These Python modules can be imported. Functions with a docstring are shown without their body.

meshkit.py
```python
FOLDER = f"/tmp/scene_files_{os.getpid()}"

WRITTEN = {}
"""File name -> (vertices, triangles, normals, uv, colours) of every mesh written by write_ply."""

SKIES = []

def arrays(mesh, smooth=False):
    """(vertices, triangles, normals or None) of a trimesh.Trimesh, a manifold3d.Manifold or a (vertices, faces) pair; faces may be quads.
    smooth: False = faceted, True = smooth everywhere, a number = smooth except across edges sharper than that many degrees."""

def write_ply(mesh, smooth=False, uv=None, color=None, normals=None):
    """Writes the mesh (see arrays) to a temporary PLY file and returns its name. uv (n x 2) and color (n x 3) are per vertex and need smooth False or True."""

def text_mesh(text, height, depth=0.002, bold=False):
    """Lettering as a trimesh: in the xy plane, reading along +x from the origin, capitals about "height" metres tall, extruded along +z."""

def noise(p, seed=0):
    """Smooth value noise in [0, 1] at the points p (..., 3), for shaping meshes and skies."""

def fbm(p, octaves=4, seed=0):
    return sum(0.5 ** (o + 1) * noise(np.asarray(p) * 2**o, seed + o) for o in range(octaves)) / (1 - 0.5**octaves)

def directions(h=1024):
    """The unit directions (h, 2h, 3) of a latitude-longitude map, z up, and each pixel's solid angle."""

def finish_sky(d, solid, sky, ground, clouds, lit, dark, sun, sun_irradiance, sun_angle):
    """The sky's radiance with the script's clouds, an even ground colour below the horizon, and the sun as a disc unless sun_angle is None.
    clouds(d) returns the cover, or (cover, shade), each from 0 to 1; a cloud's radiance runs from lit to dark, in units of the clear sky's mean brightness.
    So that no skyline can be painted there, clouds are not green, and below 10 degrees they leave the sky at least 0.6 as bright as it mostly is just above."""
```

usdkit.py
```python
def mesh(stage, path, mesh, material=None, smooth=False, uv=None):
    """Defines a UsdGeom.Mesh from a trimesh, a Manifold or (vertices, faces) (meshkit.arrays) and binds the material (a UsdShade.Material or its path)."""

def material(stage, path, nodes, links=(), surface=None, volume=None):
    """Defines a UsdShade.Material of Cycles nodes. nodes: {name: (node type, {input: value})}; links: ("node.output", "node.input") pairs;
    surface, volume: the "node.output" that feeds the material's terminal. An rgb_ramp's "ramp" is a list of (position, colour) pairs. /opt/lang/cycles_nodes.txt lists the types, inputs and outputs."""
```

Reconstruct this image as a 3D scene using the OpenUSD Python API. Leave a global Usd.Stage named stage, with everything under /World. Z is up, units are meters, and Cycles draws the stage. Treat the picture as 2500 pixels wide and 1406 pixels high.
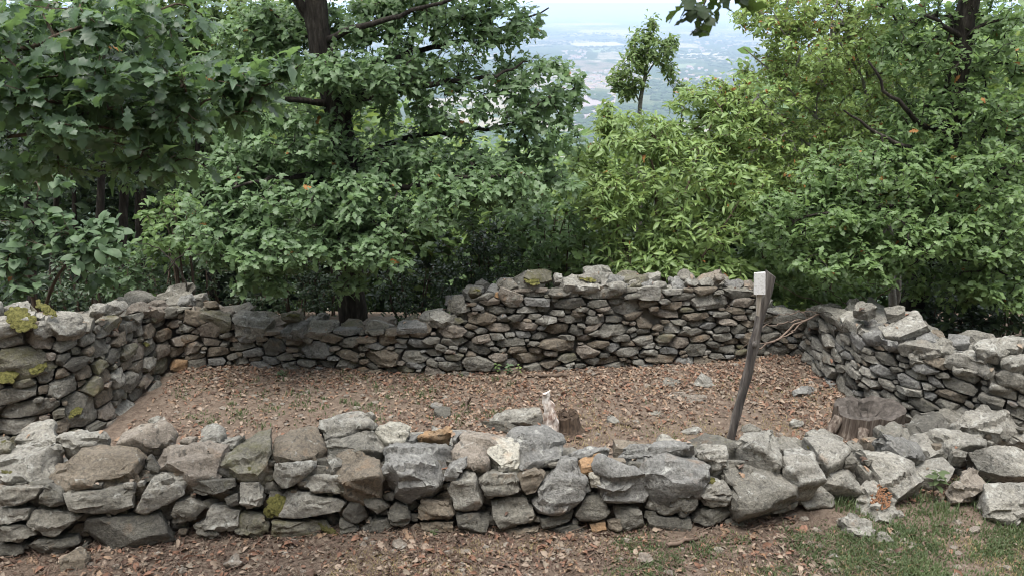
import math, numpy as np, trimesh, manifold3d, usdkit, meshkit
from scipy.spatial import ConvexHull, cKDTree
from pxr import Usd, UsdGeom, UsdLux, UsdShade, Gf, Sdf, Vt

stage = Usd.Stage.CreateInMemory()
UsdGeom.SetStageUpAxis(stage, 'Z')
UsdGeom.SetStageMetersPerUnit(stage, 1.0)
UsdGeom.Xform.Define(stage, '/World')
UsdGeom.Scope.Define(stage, '/World/Looks')

# ---------------------------------------------------------------- camera
EYE = np.array([0.0, 0.0, 3.64])
FPX = 1962.0                                   # focal length in pixels of the 2500 wide photograph
PITCH = math.atan2(693, FPX)
CP, SP = math.cos(PITCH), math.sin(PITCH)
FWD, UPV, RGT = np.array([0, CP, -SP]), np.array([0, SP, CP]), np.array([1.0, 0, 0])
cam = UsdGeom.Camera.Define(stage, '/World/camera')
cam.AddTranslateOp().Set(Gf.Vec3d(*EYE))
cam.AddRotateXOp().Set(90 - math.degrees(PITCH))
cam.CreateHorizontalApertureAttr(36.0)
cam.CreateVerticalApertureAttr(36.0 * 575 / 1024)
cam.CreateFocalLengthAttr(36.0 * FPX / 2500)
cam.CreateClippingRangeAttr(Gf.Vec2f(0.05, 200000))
cam.CreateExposureAttr(2.13)
cam.CreateFStopAttr(4.0)
cam.CreateFocusDistanceAttr(6.8)

# ---------------------------------------------------------------- sky and sun: thin bright overcast
SUN_EL, SUN_AZ = math.radians(79), math.radians(-150)       # azimuth = atan2(x, y) towards the sun: high, a little behind and to the left
dome = UsdLux.DomeLight.Define(stage, '/World/sky')
dome.CreateIntensityAttr(1.0)
skym = usdkit.material(stage, '/World/Looks/sky', {
    'tc': ('texture_coordinate', {}),
    'sky': ('sky_texture', {'sky_type': 'single_scattering', 'sun_disc': False, 'sun_elevation': SUN_EL, 'sun_rotation': SUN_AZ, 'altitude': 500.0}),
    'n': ('noise_texture', {'scale': 2.2, 'detail': 5.0, 'roughness': 0.55}),
    'r': ('rgb_ramp', {'ramp': [(0.25, (0.62, 0.62, 0.62)), (0.6, (0.94, 0.94, 0.94))]}),
    'm': ('mix', {'color2': (3.6, 3.75, 4.0)}),
    'bg': ('background_shader', {'strength': 0.13})},
    [('tc.generated', 'n.vector'), ('n.fac', 'r.fac'), ('r.color', 'm.fac'), ('sky.color', 'm.color1'), ('m.color', 'bg.color')], surface='bg.background')
UsdShade.MaterialBindingAPI.Apply(dome.GetPrim()).Bind(skym)
dome.GetPrim().SetCustomDataByKey('kind', 'structure')
sun = UsdLux.DistantLight.Define(stage, '/World/sun')
sun.CreateNormalizeAttr(True)
sun.CreateIntensityAttr(0.36)
sun.CreateAngleAttr(35.0)
sun.CreateColorAttr(Gf.Vec3f(1.0, 0.96, 0.9))
sun.AddRotateXYZOp().Set(Gf.Vec3f(90 - math.degrees(SUN_EL), 0, 180 - math.degrees(SUN_AZ)))

# ---------------------------------------------------------------- helpers
def ray(u, v):
    d = FWD + RGT * ((u - 1250) / FPX) + UPV * ((703 - v) / FPX)
    return d
def on_z(u, v, z=0.0):
    d = ray(u, v); return EYE + d * ((z - EYE[2]) / d[2])
def at_y(u, v, y):
    d = ray(u, v); return EYE + d * (y / d[1])
def on_plane(u, v, p, n):
    d = ray(u, v); return EYE + d * (np.dot(p - EYE, n) / np.dot(d, n))
def proj(p):
    q = np.atleast_2d(p) - EYE
    f = q @ FWD
    return np.stack([1250 + FPX * (q @ RGT) / f, 703 - FPX * (q @ UPV) / f, f], 1)
def unit(v):
    v = np.asarray(v, float); return v / np.maximum(np.linalg.norm(v, axis=-1, keepdims=True), 1e-9)

used = {}
def path_of(name, parent='/World'):
    k = (parent, name); n = used.get(k, 0); used[k] = n + 1
    return f'{parent}/{name}' + (f'_{n:03d}' if n else '')
def meta(prim, label=None, category=None, group=None, kind=None):
    for k, v in (('label', label), ('category', category), ('group', group), ('kind', kind)):
        if v: prim.SetCustomDataByKey(k, v)
    return prim
def obj(name, mesh, mat, parent=None, smooth=False, **kw):
    p = path_of(name, str(parent.GetPath()) if parent else '/World')
    m = usdkit.mesh(stage, p, mesh, mat, smooth=smooth).GetPrim()
    return meta(m, **kw)
def thing(name, label, category, group=None, loc=(0, 0, 0), rz=0.0, scale=None, kind=None, rot=None):
    x = UsdGeom.Xform.Define(stage, path_of(name))
    x.AddTranslateOp().Set(Gf.Vec3d(*map(float, loc)))
    if rot is not None: x.AddRotateXYZOp().Set(Gf.Vec3f(*map(float, rot)))
    elif rz: x.AddRotateZOp().Set(float(rz))
    if scale is not None: x.AddScaleOp().Set(Gf.Vec3f(*(scale if np.ndim(scale) else [scale] * 3)))
    return meta(x.GetPrim(), label, category, group, kind)
class Bag:
    """Collects vertices and triangles of one mesh."""
    def __init__(s): s.v, s.f, s.n = [], [], 0
    def add(s, v, f):
        v = np.asarray(v, float); s.v.append(v); s.f.append(np.asarray(f, int) + s.n); s.n += len(v)
    def get(s): return np.vstack(s.v), np.vstack(s.f)
def tube(pts, rad, sides=6, cap=True):
    pts = np.asarray(pts, float); rad = np.broadcast_to(rad, len(pts)).astype(float)
    t = unit(np.gradient(pts, axis=0)); ref = np.array([0.31, 0.2, 0.93]) if abs(t[0][2]) < .9 else np.array([1.0, 0.1, 0])
    a = unit(np.cross(t, ref)); b = np.cross(t, a)
    ang = np.arange(sides) * 2 * math.pi / sides
    v = (pts[:, None] + rad[:, None, None] * (np.cos(ang)[None, :, None] * a[:, None] + np.sin(ang)[None, :, None] * b[:, None])).reshape(-1, 3)
    f = []
    for i in range(len(pts) - 1):
        for k in range(sides):
            p, q = i * sides + k, i * sides + (k + 1) % sides
            f += [[p, q, q + sides], [p, q + sides, p + sides]]
    if cap:
        v = np.vstack([v, pts[:1], pts[-1:]]); n = len(v)
        for k in range(sides):
            f.append([n - 2, (k + 1) % sides, k]); f.append([n - 1, (len(pts) - 1) * sides + k, (len(pts) - 1) * sides + (k + 1) % sides])
    return v, np.array(f)
def smoothline(pts, n):
    pts = np.asarray(pts, float); s = np.r_[0, np.cumsum(np.linalg.norm(np.diff(pts, axis=0), axis=1))]
    t = np.linspace(0, s[-1], n)
    if len(pts) > 2:
        from scipy.interpolate import PchipInterpolator
        return np.stack([PchipInterpolator(s, pts[:, k])(t) for k in range(pts.shape[1])], 1)
    return np.stack([np.interp(t, s, pts[:, k]) for k in range(pts.shape[1])], 1)
def nz(p, f, seed=0): return meshkit.noise(np.asarray(p) * f, seed) - 0.5
def fb(p, f, seed=0, o=4): return meshkit.fbm(np.asarray(p) * f, o, seed) - 0.5

# ---------------------------------------------------------------- materials
L = '/World/Looks/'
def stone_mat(name, c1, c2, lichen=0.5, rust=0.0, dark=0.5, moss=0.0):
    nodes = {
        'g': ('geometry', {}),
        'big': ('noise_texture', {'scale': 3.3, 'detail': 6.0, 'roughness': 0.62}),
        'fin': ('noise_texture', {'scale': 46.0, 'detail': 5.0, 'roughness': 0.7}),
        'grn': ('noise_texture', {'scale': 160.0, 'detail': 3.0, 'roughness': 0.7}),
        'base': ('rgb_ramp', {'ramp': [(0.3, c1), (0.7, c2)]}),
        'gr': ('rgb_ramp', {'ramp': [(0.27, (0.42, 0.42, 0.42)), (0.5, (1, 1, 1)), (0.72, (1.55, 1.54, 1.5))]}),
        'mg': ('mix', {'mix_type': 'multiply', 'fac': 0.85}),
        'gr2': ('rgb_ramp', {'ramp': [(0.33, (0.5, 0.5, 0.5)), (0.45, (1, 1, 1)), (0.62, (1.12, 1.12, 1.12))]}),
        'mg2': ('mix', {'mix_type': 'multiply', 'fac': 0.75}),
        'ln': ('noise_texture', {'scale': 13.0, 'detail': 7.0, 'roughness': 0.72, 'distortion': 0.4}),
        'lr': ('rgb_ramp', {'ramp': [(0.66 - 0.16 * lichen, (0, 0, 0)), (0.74 - 0.12 * lichen, (1, 1, 1))]}),
        'lf': ('math', {'math_type': 'multiply', 'value2': 0.8}),
        'ml': ('mix', {'color2': (0.35, 0.347, 0.315)}),
        'dn': ('noise_texture', {'scale': 24.0, 'detail': 6.0, 'roughness': 0.7, 'distortion': 0.6}),
        'dr': ('rgb_ramp', {'ramp': [(0.60 - 0.1 * dark, (0, 0, 0)), (0.67 - 0.08 * dark, (1, 1, 1))]}),
        'df': ('math', {'math_type': 'multiply', 'value2': 0.72}),
        'md': ('mix', {'color2': (0.052, 0.05, 0.044)}),
        'rn': ('noise_texture', {'scale': 5.0, 'detail': 5.0, 'roughness': 0.6}),
        'rr': ('rgb_ramp', {'ramp': [(0.62 - 0.3 * rust, (0, 0, 0)), (0.78 - 0.2 * rust, (1, 1, 1))]}),
        'rf': ('math', {'math_type': 'multiply', 'value2': 0.3 + 0.35 * rust}),
        'mr': ('mix', {'color2': (0.30, 0.165, 0.075)}),
        'on': ('noise_texture', {'scale': 7.5, 'detail': 8.0, 'roughness': 0.78}),
        'orr': ('rgb_ramp', {'ramp': [(0.6 - 0.16 * moss, (0, 0, 0)), (0.76 - 0.12 * moss, (1, 1, 1))]}),
        'of': ('math', {'math_type': 'multiply', 'value2': 0.45 + 0.4 * moss}),
        'mo': ('mix', {'color2': (0.098, 0.092, 0.04)}),
        'mp': ('mapping', {'rotation': (0.35, 0.2, 0.0), 'scale': (6.0, 6.0, 34.0)}),
        'st': ('noise_texture', {'scale': 1.0, 'detail': 4.0, 'roughness': 0.65, 'distortion': 0.5}),
        'h1': ('math', {'math_type': 'multiply_add', 'value2': 0.55}),
        'h2': ('math', {'math_type': 'multiply_add', 'value2': 0.9}),
        'b': ('bump', {'strength': 0.85, 'distance': 0.016}),
        'p': ('principled_bsdf', {'roughness': 0.88, 'specular_ior_level': 0.25}),
    }
    pos = ['big', 'fin', 'grn', 'ln', 'dn', 'rn', 'on', 'mp']
    links = [('g.position', f'{k}.vector') for k in pos] + [
        ('mp.vector', 'st.vector'), ('big.fac', 'base.fac'), ('fin.fac', 'gr.fac'), ('base.color', 'mg.color1'), ('gr.color', 'mg.color2'),
        ('grn.fac', 'gr2.fac'), ('mg.color', 'mg2.color1'), ('gr2.color', 'mg2.color2'),
        ('rn.fac', 'rr.fac'), ('rr.color', 'rf.value1'), ('rf.value', 'mr.fac'), ('mg2.color', 'mr.color1'),
        ('ln.fac', 'lr.fac'), ('lr.color', 'lf.value1'), ('lf.value', 'ml.fac'), ('mr.color', 'ml.color1'),
        ('dn.fac', 'dr.fac'), ('dr.color', 'df.value1'), ('df.value', 'md.fac'), ('ml.color', 'md.color1'),
        ('on.fac', 'orr.fac'), ('orr.color', 'of.value1'), ('of.value', 'mo.fac'), ('md.color', 'mo.color1'), ('mo.color', 'p.base_color'),
        ('st.fac', 'h1.value1'), ('fin.fac', 'h1.value3'), ('ln.fac', 'h2.value1'), ('h1.value', 'h2.value3'), ('h2.value', 'b.height'), ('b.normal', 'p.normal')]
    return usdkit.material(stage, L + name, nodes, links, surface='p.BSDF')
ST = {
    'g': stone_mat('stone_grey', (0.108, 0.102, 0.088), (0.188, 0.176, 0.150), 0.5, 0.0, 0.5),
    'l': stone_mat('stone_pale_lichen', (0.152, 0.144, 0.127), (0.248, 0.235, 0.204), 0.75, 0.0, 0.5),
    'b': stone_mat('stone_brown', (0.108, 0.090, 0.069), (0.172, 0.146, 0.114), 0.35, 0.12, 0.5),
    'p': stone_mat('stone_pinkish', (0.148, 0.126, 0.105), (0.220, 0.192, 0.160), 0.45, 0.08, 0.45),
    'd': stone_mat('stone_dark', (0.068, 0.064, 0.056), (0.124, 0.117, 0.099), 0.2, 0.0, 0.6, 0.2),
    's': stone_mat('stone_blue_grey', (0.116, 0.114, 0.108), (0.188, 0.183, 0.171), 0.6, 0.0, 0.55),
    'o': stone_mat('stone_orange', (0.200, 0.136, 0.081), (0.256, 0.183, 0.118), 0.3, 0.7, 0.3),
    'w': stone_mat('stone_white', (0.233, 0.220, 0.186), (0.344, 0.326, 0.278), 0.7, 0.15, 0.55),
    'm': stone_mat('stone_mossy', (0.104, 0.097, 0.077), (0.176, 0.164, 0.133), 0.4, 0.1, 0.5, 0.9),
}
def noise_mat(name, ramp, scale, rough=0.9, detail=6.0, bump=0.0, bscale=None, bdist=0.02, spec=0.2, stretch=None, nrough=0.65, dist=0.0):
    nodes = {'g': ('geometry', {}), 'mp': ('mapping', {'scale': stretch or (1, 1, 1)}),
             'n': ('noise_texture', {'scale': scale, 'detail': detail, 'roughness': nrough, 'distortion': dist}), 'r': ('rgb_ramp', {'ramp': ramp}),
             'p': ('principled_bsdf', {'roughness': rough, 'specular_ior_level': spec})}
    links = [('g.position', 'mp.vector'), ('mp.vector', 'n.vector'), ('n.fac', 'r.fac'), ('r.color', 'p.base_color')]
    if bump:
        nodes['bn'] = ('noise_texture', {'scale': bscale or scale, 'detail': 5.0, 'roughness': 0.7}); nodes['b'] = ('bump', {'strength': bump, 'distance': bdist})
        links += [('mp.vector', 'bn.vector'), ('bn.fac', 'b.height'), ('b.normal', 'p.normal')]
    return usdkit.material(stage, L + name, nodes, links, surface='p.BSDF')
def leaf_mat(name, ramp, trans=0.3, tcol=(0.2, 0.3, 0.04), rough=0.42, spec=0.5, scale=7.0):
    """ramp: colours from leaf to leaf."""
    nodes = {'g': ('geometry', {}), 'n': ('noise_texture', {'scale': scale, 'detail': 2.0, 'roughness': 0.6}),
             'a': ('math', {'math_type': 'multiply_add', 'value2': 0.5}), 'nn': ('math', {'math_type': 'multiply_add', 'value2': 1.3, 'value3': -0.4}),
             'r': ('rgb_ramp', {'ramp': ramp}), 'mx': ('mix', {'mix_type': 'multiply', 'fac': 1.0, 'color2': tcol}),
             'p': ('principled_bsdf', {'roughness': rough + .08, 'specular_ior_level': spec * .72}),
             't': ('translucent_bsdf', {}), 'm': ('mix_closure', {'fac': trans}),
             'tm': ('mix', {'fac': 0.55, 'color2': tcol})}
    links = [('g.position', 'n.vector'), ('n.fac', 'nn.value1'), ('g.random_per_island', 'a.value1'), ('nn.value', 'a.value3'), ('a.value', 'r.fac'), ('r.color', 'p.base_color'),
             ('r.color', 'tm.color1'), ('tm.color', 't.color'), ('p.BSDF', 'm.closure1'), ('t.BSDF', 'm.closure2')]
    nodes.pop('mx')
    return usdkit.material(stage, L + name, nodes, links, surface='m.closure')
M = {}
M['core'] = noise_mat('wall_core', [(0.3, (0.06, 0.053, 0.045)), (0.7, (0.13, 0.118, 0.1))], 9, bump=0.6, bscale=20)
M['moss'] = noise_mat('moss', [(0.34, (0.04, 0.04, 0.014)), (0.5, (0.105, 0.1, 0.03)), (0.68, (0.18, 0.168, 0.06))], 46, bump=1.0, bscale=120, bdist=0.012)
M['moss_dark'] = noise_mat('moss_dark', [(0.3, (0.045, 0.046, 0.018)), (0.7, (0.11, 0.1, 0.036))], 22, bump=1.0, bscale=120, bdist=0.012)
M['soil'] = noise_mat('soil', [(0.3, (0.055, 0.037, 0.028)), (0.42, (0.11, 0.08, 0.06)), (0.52, (0.165, 0.125, 0.096)), (0.62, (0.225, 0.178, 0.138)), (0.74, (0.31, 0.255, 0.2))], 16, detail=10, bump=1.0, bscale=48, bdist=0.03, nrough=0.86)
M['bark'] = noise_mat('bark_dark', [(0.33, (0.012, 0.01, 0.008)), (0.55, (0.042, 0.035, 0.029)), (0.72, (0.1, 0.09, 0.075))], 22, bump=1.0, bscale=26, bdist=0.03, stretch=(1, 1, 0.22))
M['bark_brown'] = noise_mat('bark_brown', [(0.3, (0.05, 0.036, 0.026)), (0.7, (0.14, 0.105, 0.08))], 24, bump=0.7, bscale=30, stretch=(1, 1, 0.3))
M['bark_grey'] = noise_mat('bark_grey', [(0.3, (0.13, 0.12, 0.105)), (0.7, (0.28, 0.265, 0.24))], 24, bump=0.5, bscale=40)
M['twig'] = noise_mat('dead_twig', [(0.3, (0.08, 0.055, 0.042)), (0.7, (0.185, 0.138, 0.108))], 18)
M['post'] = noise_mat('post_wood', [(0.3, (0.035, 0.033, 0.034)), (0.5, (0.092, 0.08, 0.072)), (0.68, (0.23, 0.21, 0.19))], 16, bump=0.8, bscale=30, bdist=0.015, stretch=(2.2, 2.2, 0.16), spec=0.3)
M['post_pale'] = noise_mat('post_split_wood', [(0.3, (0.22, 0.19, 0.15)), (0.7, (0.42, 0.38, 0.33))], 22, bump=0.5, stretch=(2.2, 2.2, 0.15))
M['plate'] = noise_mat('plate_white', [(0.3, (0.42, 0.4, 0.38)), (0.45, (0.66, 0.65, 0.64)), (0.7, (0.76, 0.755, 0.75))], 60, rough=0.5, spec=0.4)
M['stump'] = noise_mat('stump_wood', [(0.3, (0.04, 0.03, 0.024)), (0.5, (0.125, 0.097, 0.078)), (0.72, (0.28, 0.245, 0.205))], 17, bump=0.9, bscale=24, stretch=(2.4, 2.4, 0.18))
M['stump_top'] = noise_mat('stump_top_wood', [(0.3, (0.03, 0.026, 0.022)), (0.6, (0.095, 0.082, 0.072)), (0.75, (0.18, 0.16, 0.145))], 20, bump=0.8)
M['stump_dark'] = noise_mat('stump_dark_wood', [(0.3, (0.03, 0.022, 0.018)), (0.7, (0.12, 0.085, 0.06))], 20, bump=0.9, stretch=(2.4, 2.4, 0.2))
M['birch'] = noise_mat('bleached_wood', [(0.34, (0.2, 0.12, 0.09)), (0.47, (0.55, 0.47, 0.41)), (0.62, (0.78, 0.73, 0.68))], 15, bump=0.8, bscale=30, stretch=(1.3, 1.3, 0.45))
M['log'] = noise_mat('lichen_log', [(0.3, (0.1, 0.09, 0.08)), (0.5, (0.22, 0.21, 0.19)), (0.68, (0.36, 0.35, 0.32))], 12, bump=0.8, bscale=26)
M['log_end'] = noise_mat('log_end', [(0.3, (0.24, 0.22, 0.2)), (0.7, (0.4, 0.38, 0.35))], 20, bump=0.3)
def plain_mat(name, c, rough=0.8, spec=0.25, var=0.25, scale=14):
    return noise_mat(name, [(0.25, tuple(x * (1 - var) for x in c)), (0.75, tuple(x * (1 + var) for x in c))], scale, rough=rough, spec=spec)
DRY = [leaf_mat('dry_leaf_' + n, [(0.1, tuple(x * .7 for x in c)), (0.9, tuple(min(1, x * 1.3) for x in c))], 0.12, c, 0.65, 0.3, 11.0) for n, c in
       (('tan', (0.3, 0.205, 0.14)), ('red_brown', (0.235, 0.13, 0.088)), ('pale', (0.335, 0.26, 0.2)), ('dark', (0.115, 0.074, 0.056)), ('orange', (0.25, 0.145, 0.085)), ('grey', (0.24, 0.195, 0.15)))]
LF = {
    'oak_blue': leaf_mat('oak_leaf_blue_green', [(0.0, (0.079, 0.126, 0.059)), (0.4, (0.135, 0.209, 0.094)), (0.75, (0.184, 0.277, 0.117)), (1.0, (0.280, 0.374, 0.133))], 0.38, (0.263, 0.409, 0.135), 0.42, 0.6),
    'oak_near': leaf_mat('oak_leaf_near', [(0.0, (0.050, 0.085, 0.049)), (0.45, (0.093, 0.149, 0.084)), (0.8, (0.136, 0.209, 0.086)), (0.92, (0.198, 0.266, 0.078)), (1.0, (0.306, 0.341, 0.083))], 0.42, (0.231, 0.368, 0.084), 0.36, 0.7),
    'oak_mid': leaf_mat('oak_leaf_mid_green', [(0.0, (0.083, 0.134, 0.052)), (0.4, (0.154, 0.236, 0.086)), (0.75, (0.223, 0.315, 0.107)), (1.0, (0.338, 0.415, 0.135))], 0.4, (0.288, 0.422, 0.117), 0.42, 0.6),
    'chestnut': leaf_mat('chestnut_leaf', [(0.0, (0.134, 0.207, 0.071)), (0.4, (0.231, 0.331, 0.111)), (0.75, (0.338, 0.442, 0.146)), (1.0, (0.520, 0.581, 0.188))], 0.38, (0.356, 0.429, 0.103), 0.38, 0.6),
    'yellowing': leaf_mat('yellowing_leaf', [(0.0, (0.156, 0.242, 0.075)), (0.4, (0.274, 0.387, 0.118)), (0.75, (0.400, 0.502, 0.155)), (0.95, (0.559, 0.543, 0.177))], 0.38, (0.392, 0.401, 0.121), 0.45, 0.55),
    'young': leaf_mat('young_leaf', [(0.0, (0.094, 0.151, 0.052)), (0.5, (0.170, 0.246, 0.083)), (1.0, (0.289, 0.369, 0.125))], 0.38, (0.285, 0.372, 0.076), 0.42, 0.55),
    'oak_shade_tone': leaf_mat('oak_leaf_shade_tone', [(0.0, (0.02, 0.034, 0.014)), (0.5, (0.034, 0.058, 0.02)), (1.0, (0.05, 0.08, 0.024))], 0.3, (0.1, 0.16, 0.02), 0.45, 0.3),  # for the sprig: its backlit shade is put into the leaf colour
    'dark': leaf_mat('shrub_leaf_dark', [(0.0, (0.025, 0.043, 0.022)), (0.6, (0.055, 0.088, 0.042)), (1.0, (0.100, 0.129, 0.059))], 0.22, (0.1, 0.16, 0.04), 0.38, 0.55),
    'shrub': leaf_mat('shrub_leaf_round', [(0.0, (0.059, 0.096, 0.050)), (0.5, (0.111, 0.172, 0.085)), (1.0, (0.170, 0.237, 0.106))], 0.3, (0.18, 0.3, 0.08), 0.48, 0.5),
    'orange': leaf_mat('withered_leaf', [(0.0, (0.28, 0.12, 0.04)), (1.0, (0.42, 0.24, 0.09))], 0.3, (0.4, 0.22, 0.08), 0.6, 0.3),
    'grass': leaf_mat('grass_blade', [(0.0, (0.065, 0.091, 0.042)), (0.5, (0.110, 0.144, 0.065)), (1.0, (0.236, 0.236, 0.132))], 0.35, (0.224, 0.294, 0.094), 0.5, 0.4, 5.0),
    'straw': leaf_mat('dry_grass_blade', [(0.0, (0.26, 0.21, 0.1)), (1.0, (0.46, 0.38, 0.22))], 0.25, (0.4, 0.33, 0.17), 0.6, 0.3, 5.0),
}

# ---------------------------------------------------------------- terrain
def gz(x, y):
    x, y = np.asarray(x, float), np.asarray(y, float)
    p = np.stack(np.broadcast_arrays(x, y, np.zeros_like(x)), -1)
    z = 0.05 * (meshkit.noise(p * 1.1, 3) - 0.5) + 0.03 * (meshkit.fbm(p * 5, 3, 4) - 0.5)
    z = z + 0.40 * np.maximum(0, 4.2 - y) ** 1.15
    b = np.maximum(0, y - 8.7)
    z = z - 0.42 * b * b / (b + 1.2)
    z = z + 0.10 * np.clip((np.abs(x) - 4.6) / 1.5, 0, 1) * np.clip((9 - y) / 2, 0, 1)
    return z
gx, gy = np.meshgrid(np.linspace(-8, 8, 267), np.linspace(1.0, 12.4, 191), indexing='ij')
gv = np.stack([gx, gy, gz(gx, gy)], -1).reshape(-1, 3)
ii, jj = np.meshgrid(np.arange(266), np.arange(190), indexing='ij'); q = (ii * 191 + jj).ravel()
gf = np.vstack([np.stack([q, q + 191, q + 192], 1), np.stack([q, q + 192, q + 1], 1)])
obj('ground', (gv, gf), M['soil'], smooth=True, kind='structure', label='bare brown earth under leaf litter inside and before the walls')
# the hillside that falls away behind the enclosure, down to the plain
M['hillside'] = noise_mat('hillside_earth', [(0.3, (0.035, 0.04, 0.02)), (0.7, (0.09, 0.085, 0.05))], 0.6, bump=0.5)
xs = np.r_[-900, -400, -150, -70, np.linspace(-40, 40, 41), 70, 150, 400, 900]
ys = np.r_[-60, -25, -10, -4, 1.2, 4, 7, 8.6, 10, 12, 14, 17, 20, 25, 32, 40, 55, 80, 130, 200, 350, 600, 900, 990]
hx, hy = np.meshgrid(xs, ys, indexing='ij')
hz = np.where(hy < 8.7, gz(np.clip(hx, -8, 8), np.maximum(hy, 1.0)) + np.where(hy < 1, 0.4 * (1 - hy), 0), gz(hx, hy))
inside = (hy < 12.3) & (np.abs(hx) < 8)
hz = hz - 0.12 - 0.5 * (np.abs(hx) > 60) * 0
n2 = len(ys); ii, jj = np.meshgrid(np.arange(len(xs) - 1), np.arange(n2 - 1), indexing='ij'); q = (ii * n2 + jj).ravel()
obj('hillside', (np.stack([hx, hy, hz], -1).reshape(-1, 3), np.vstack([np.stack([q, q + n2, q + n2 + 1], 1), np.stack([q, q + n2 + 1, q + 1], 1)])), M['hillside'], smooth=True, kind='structure')

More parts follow.
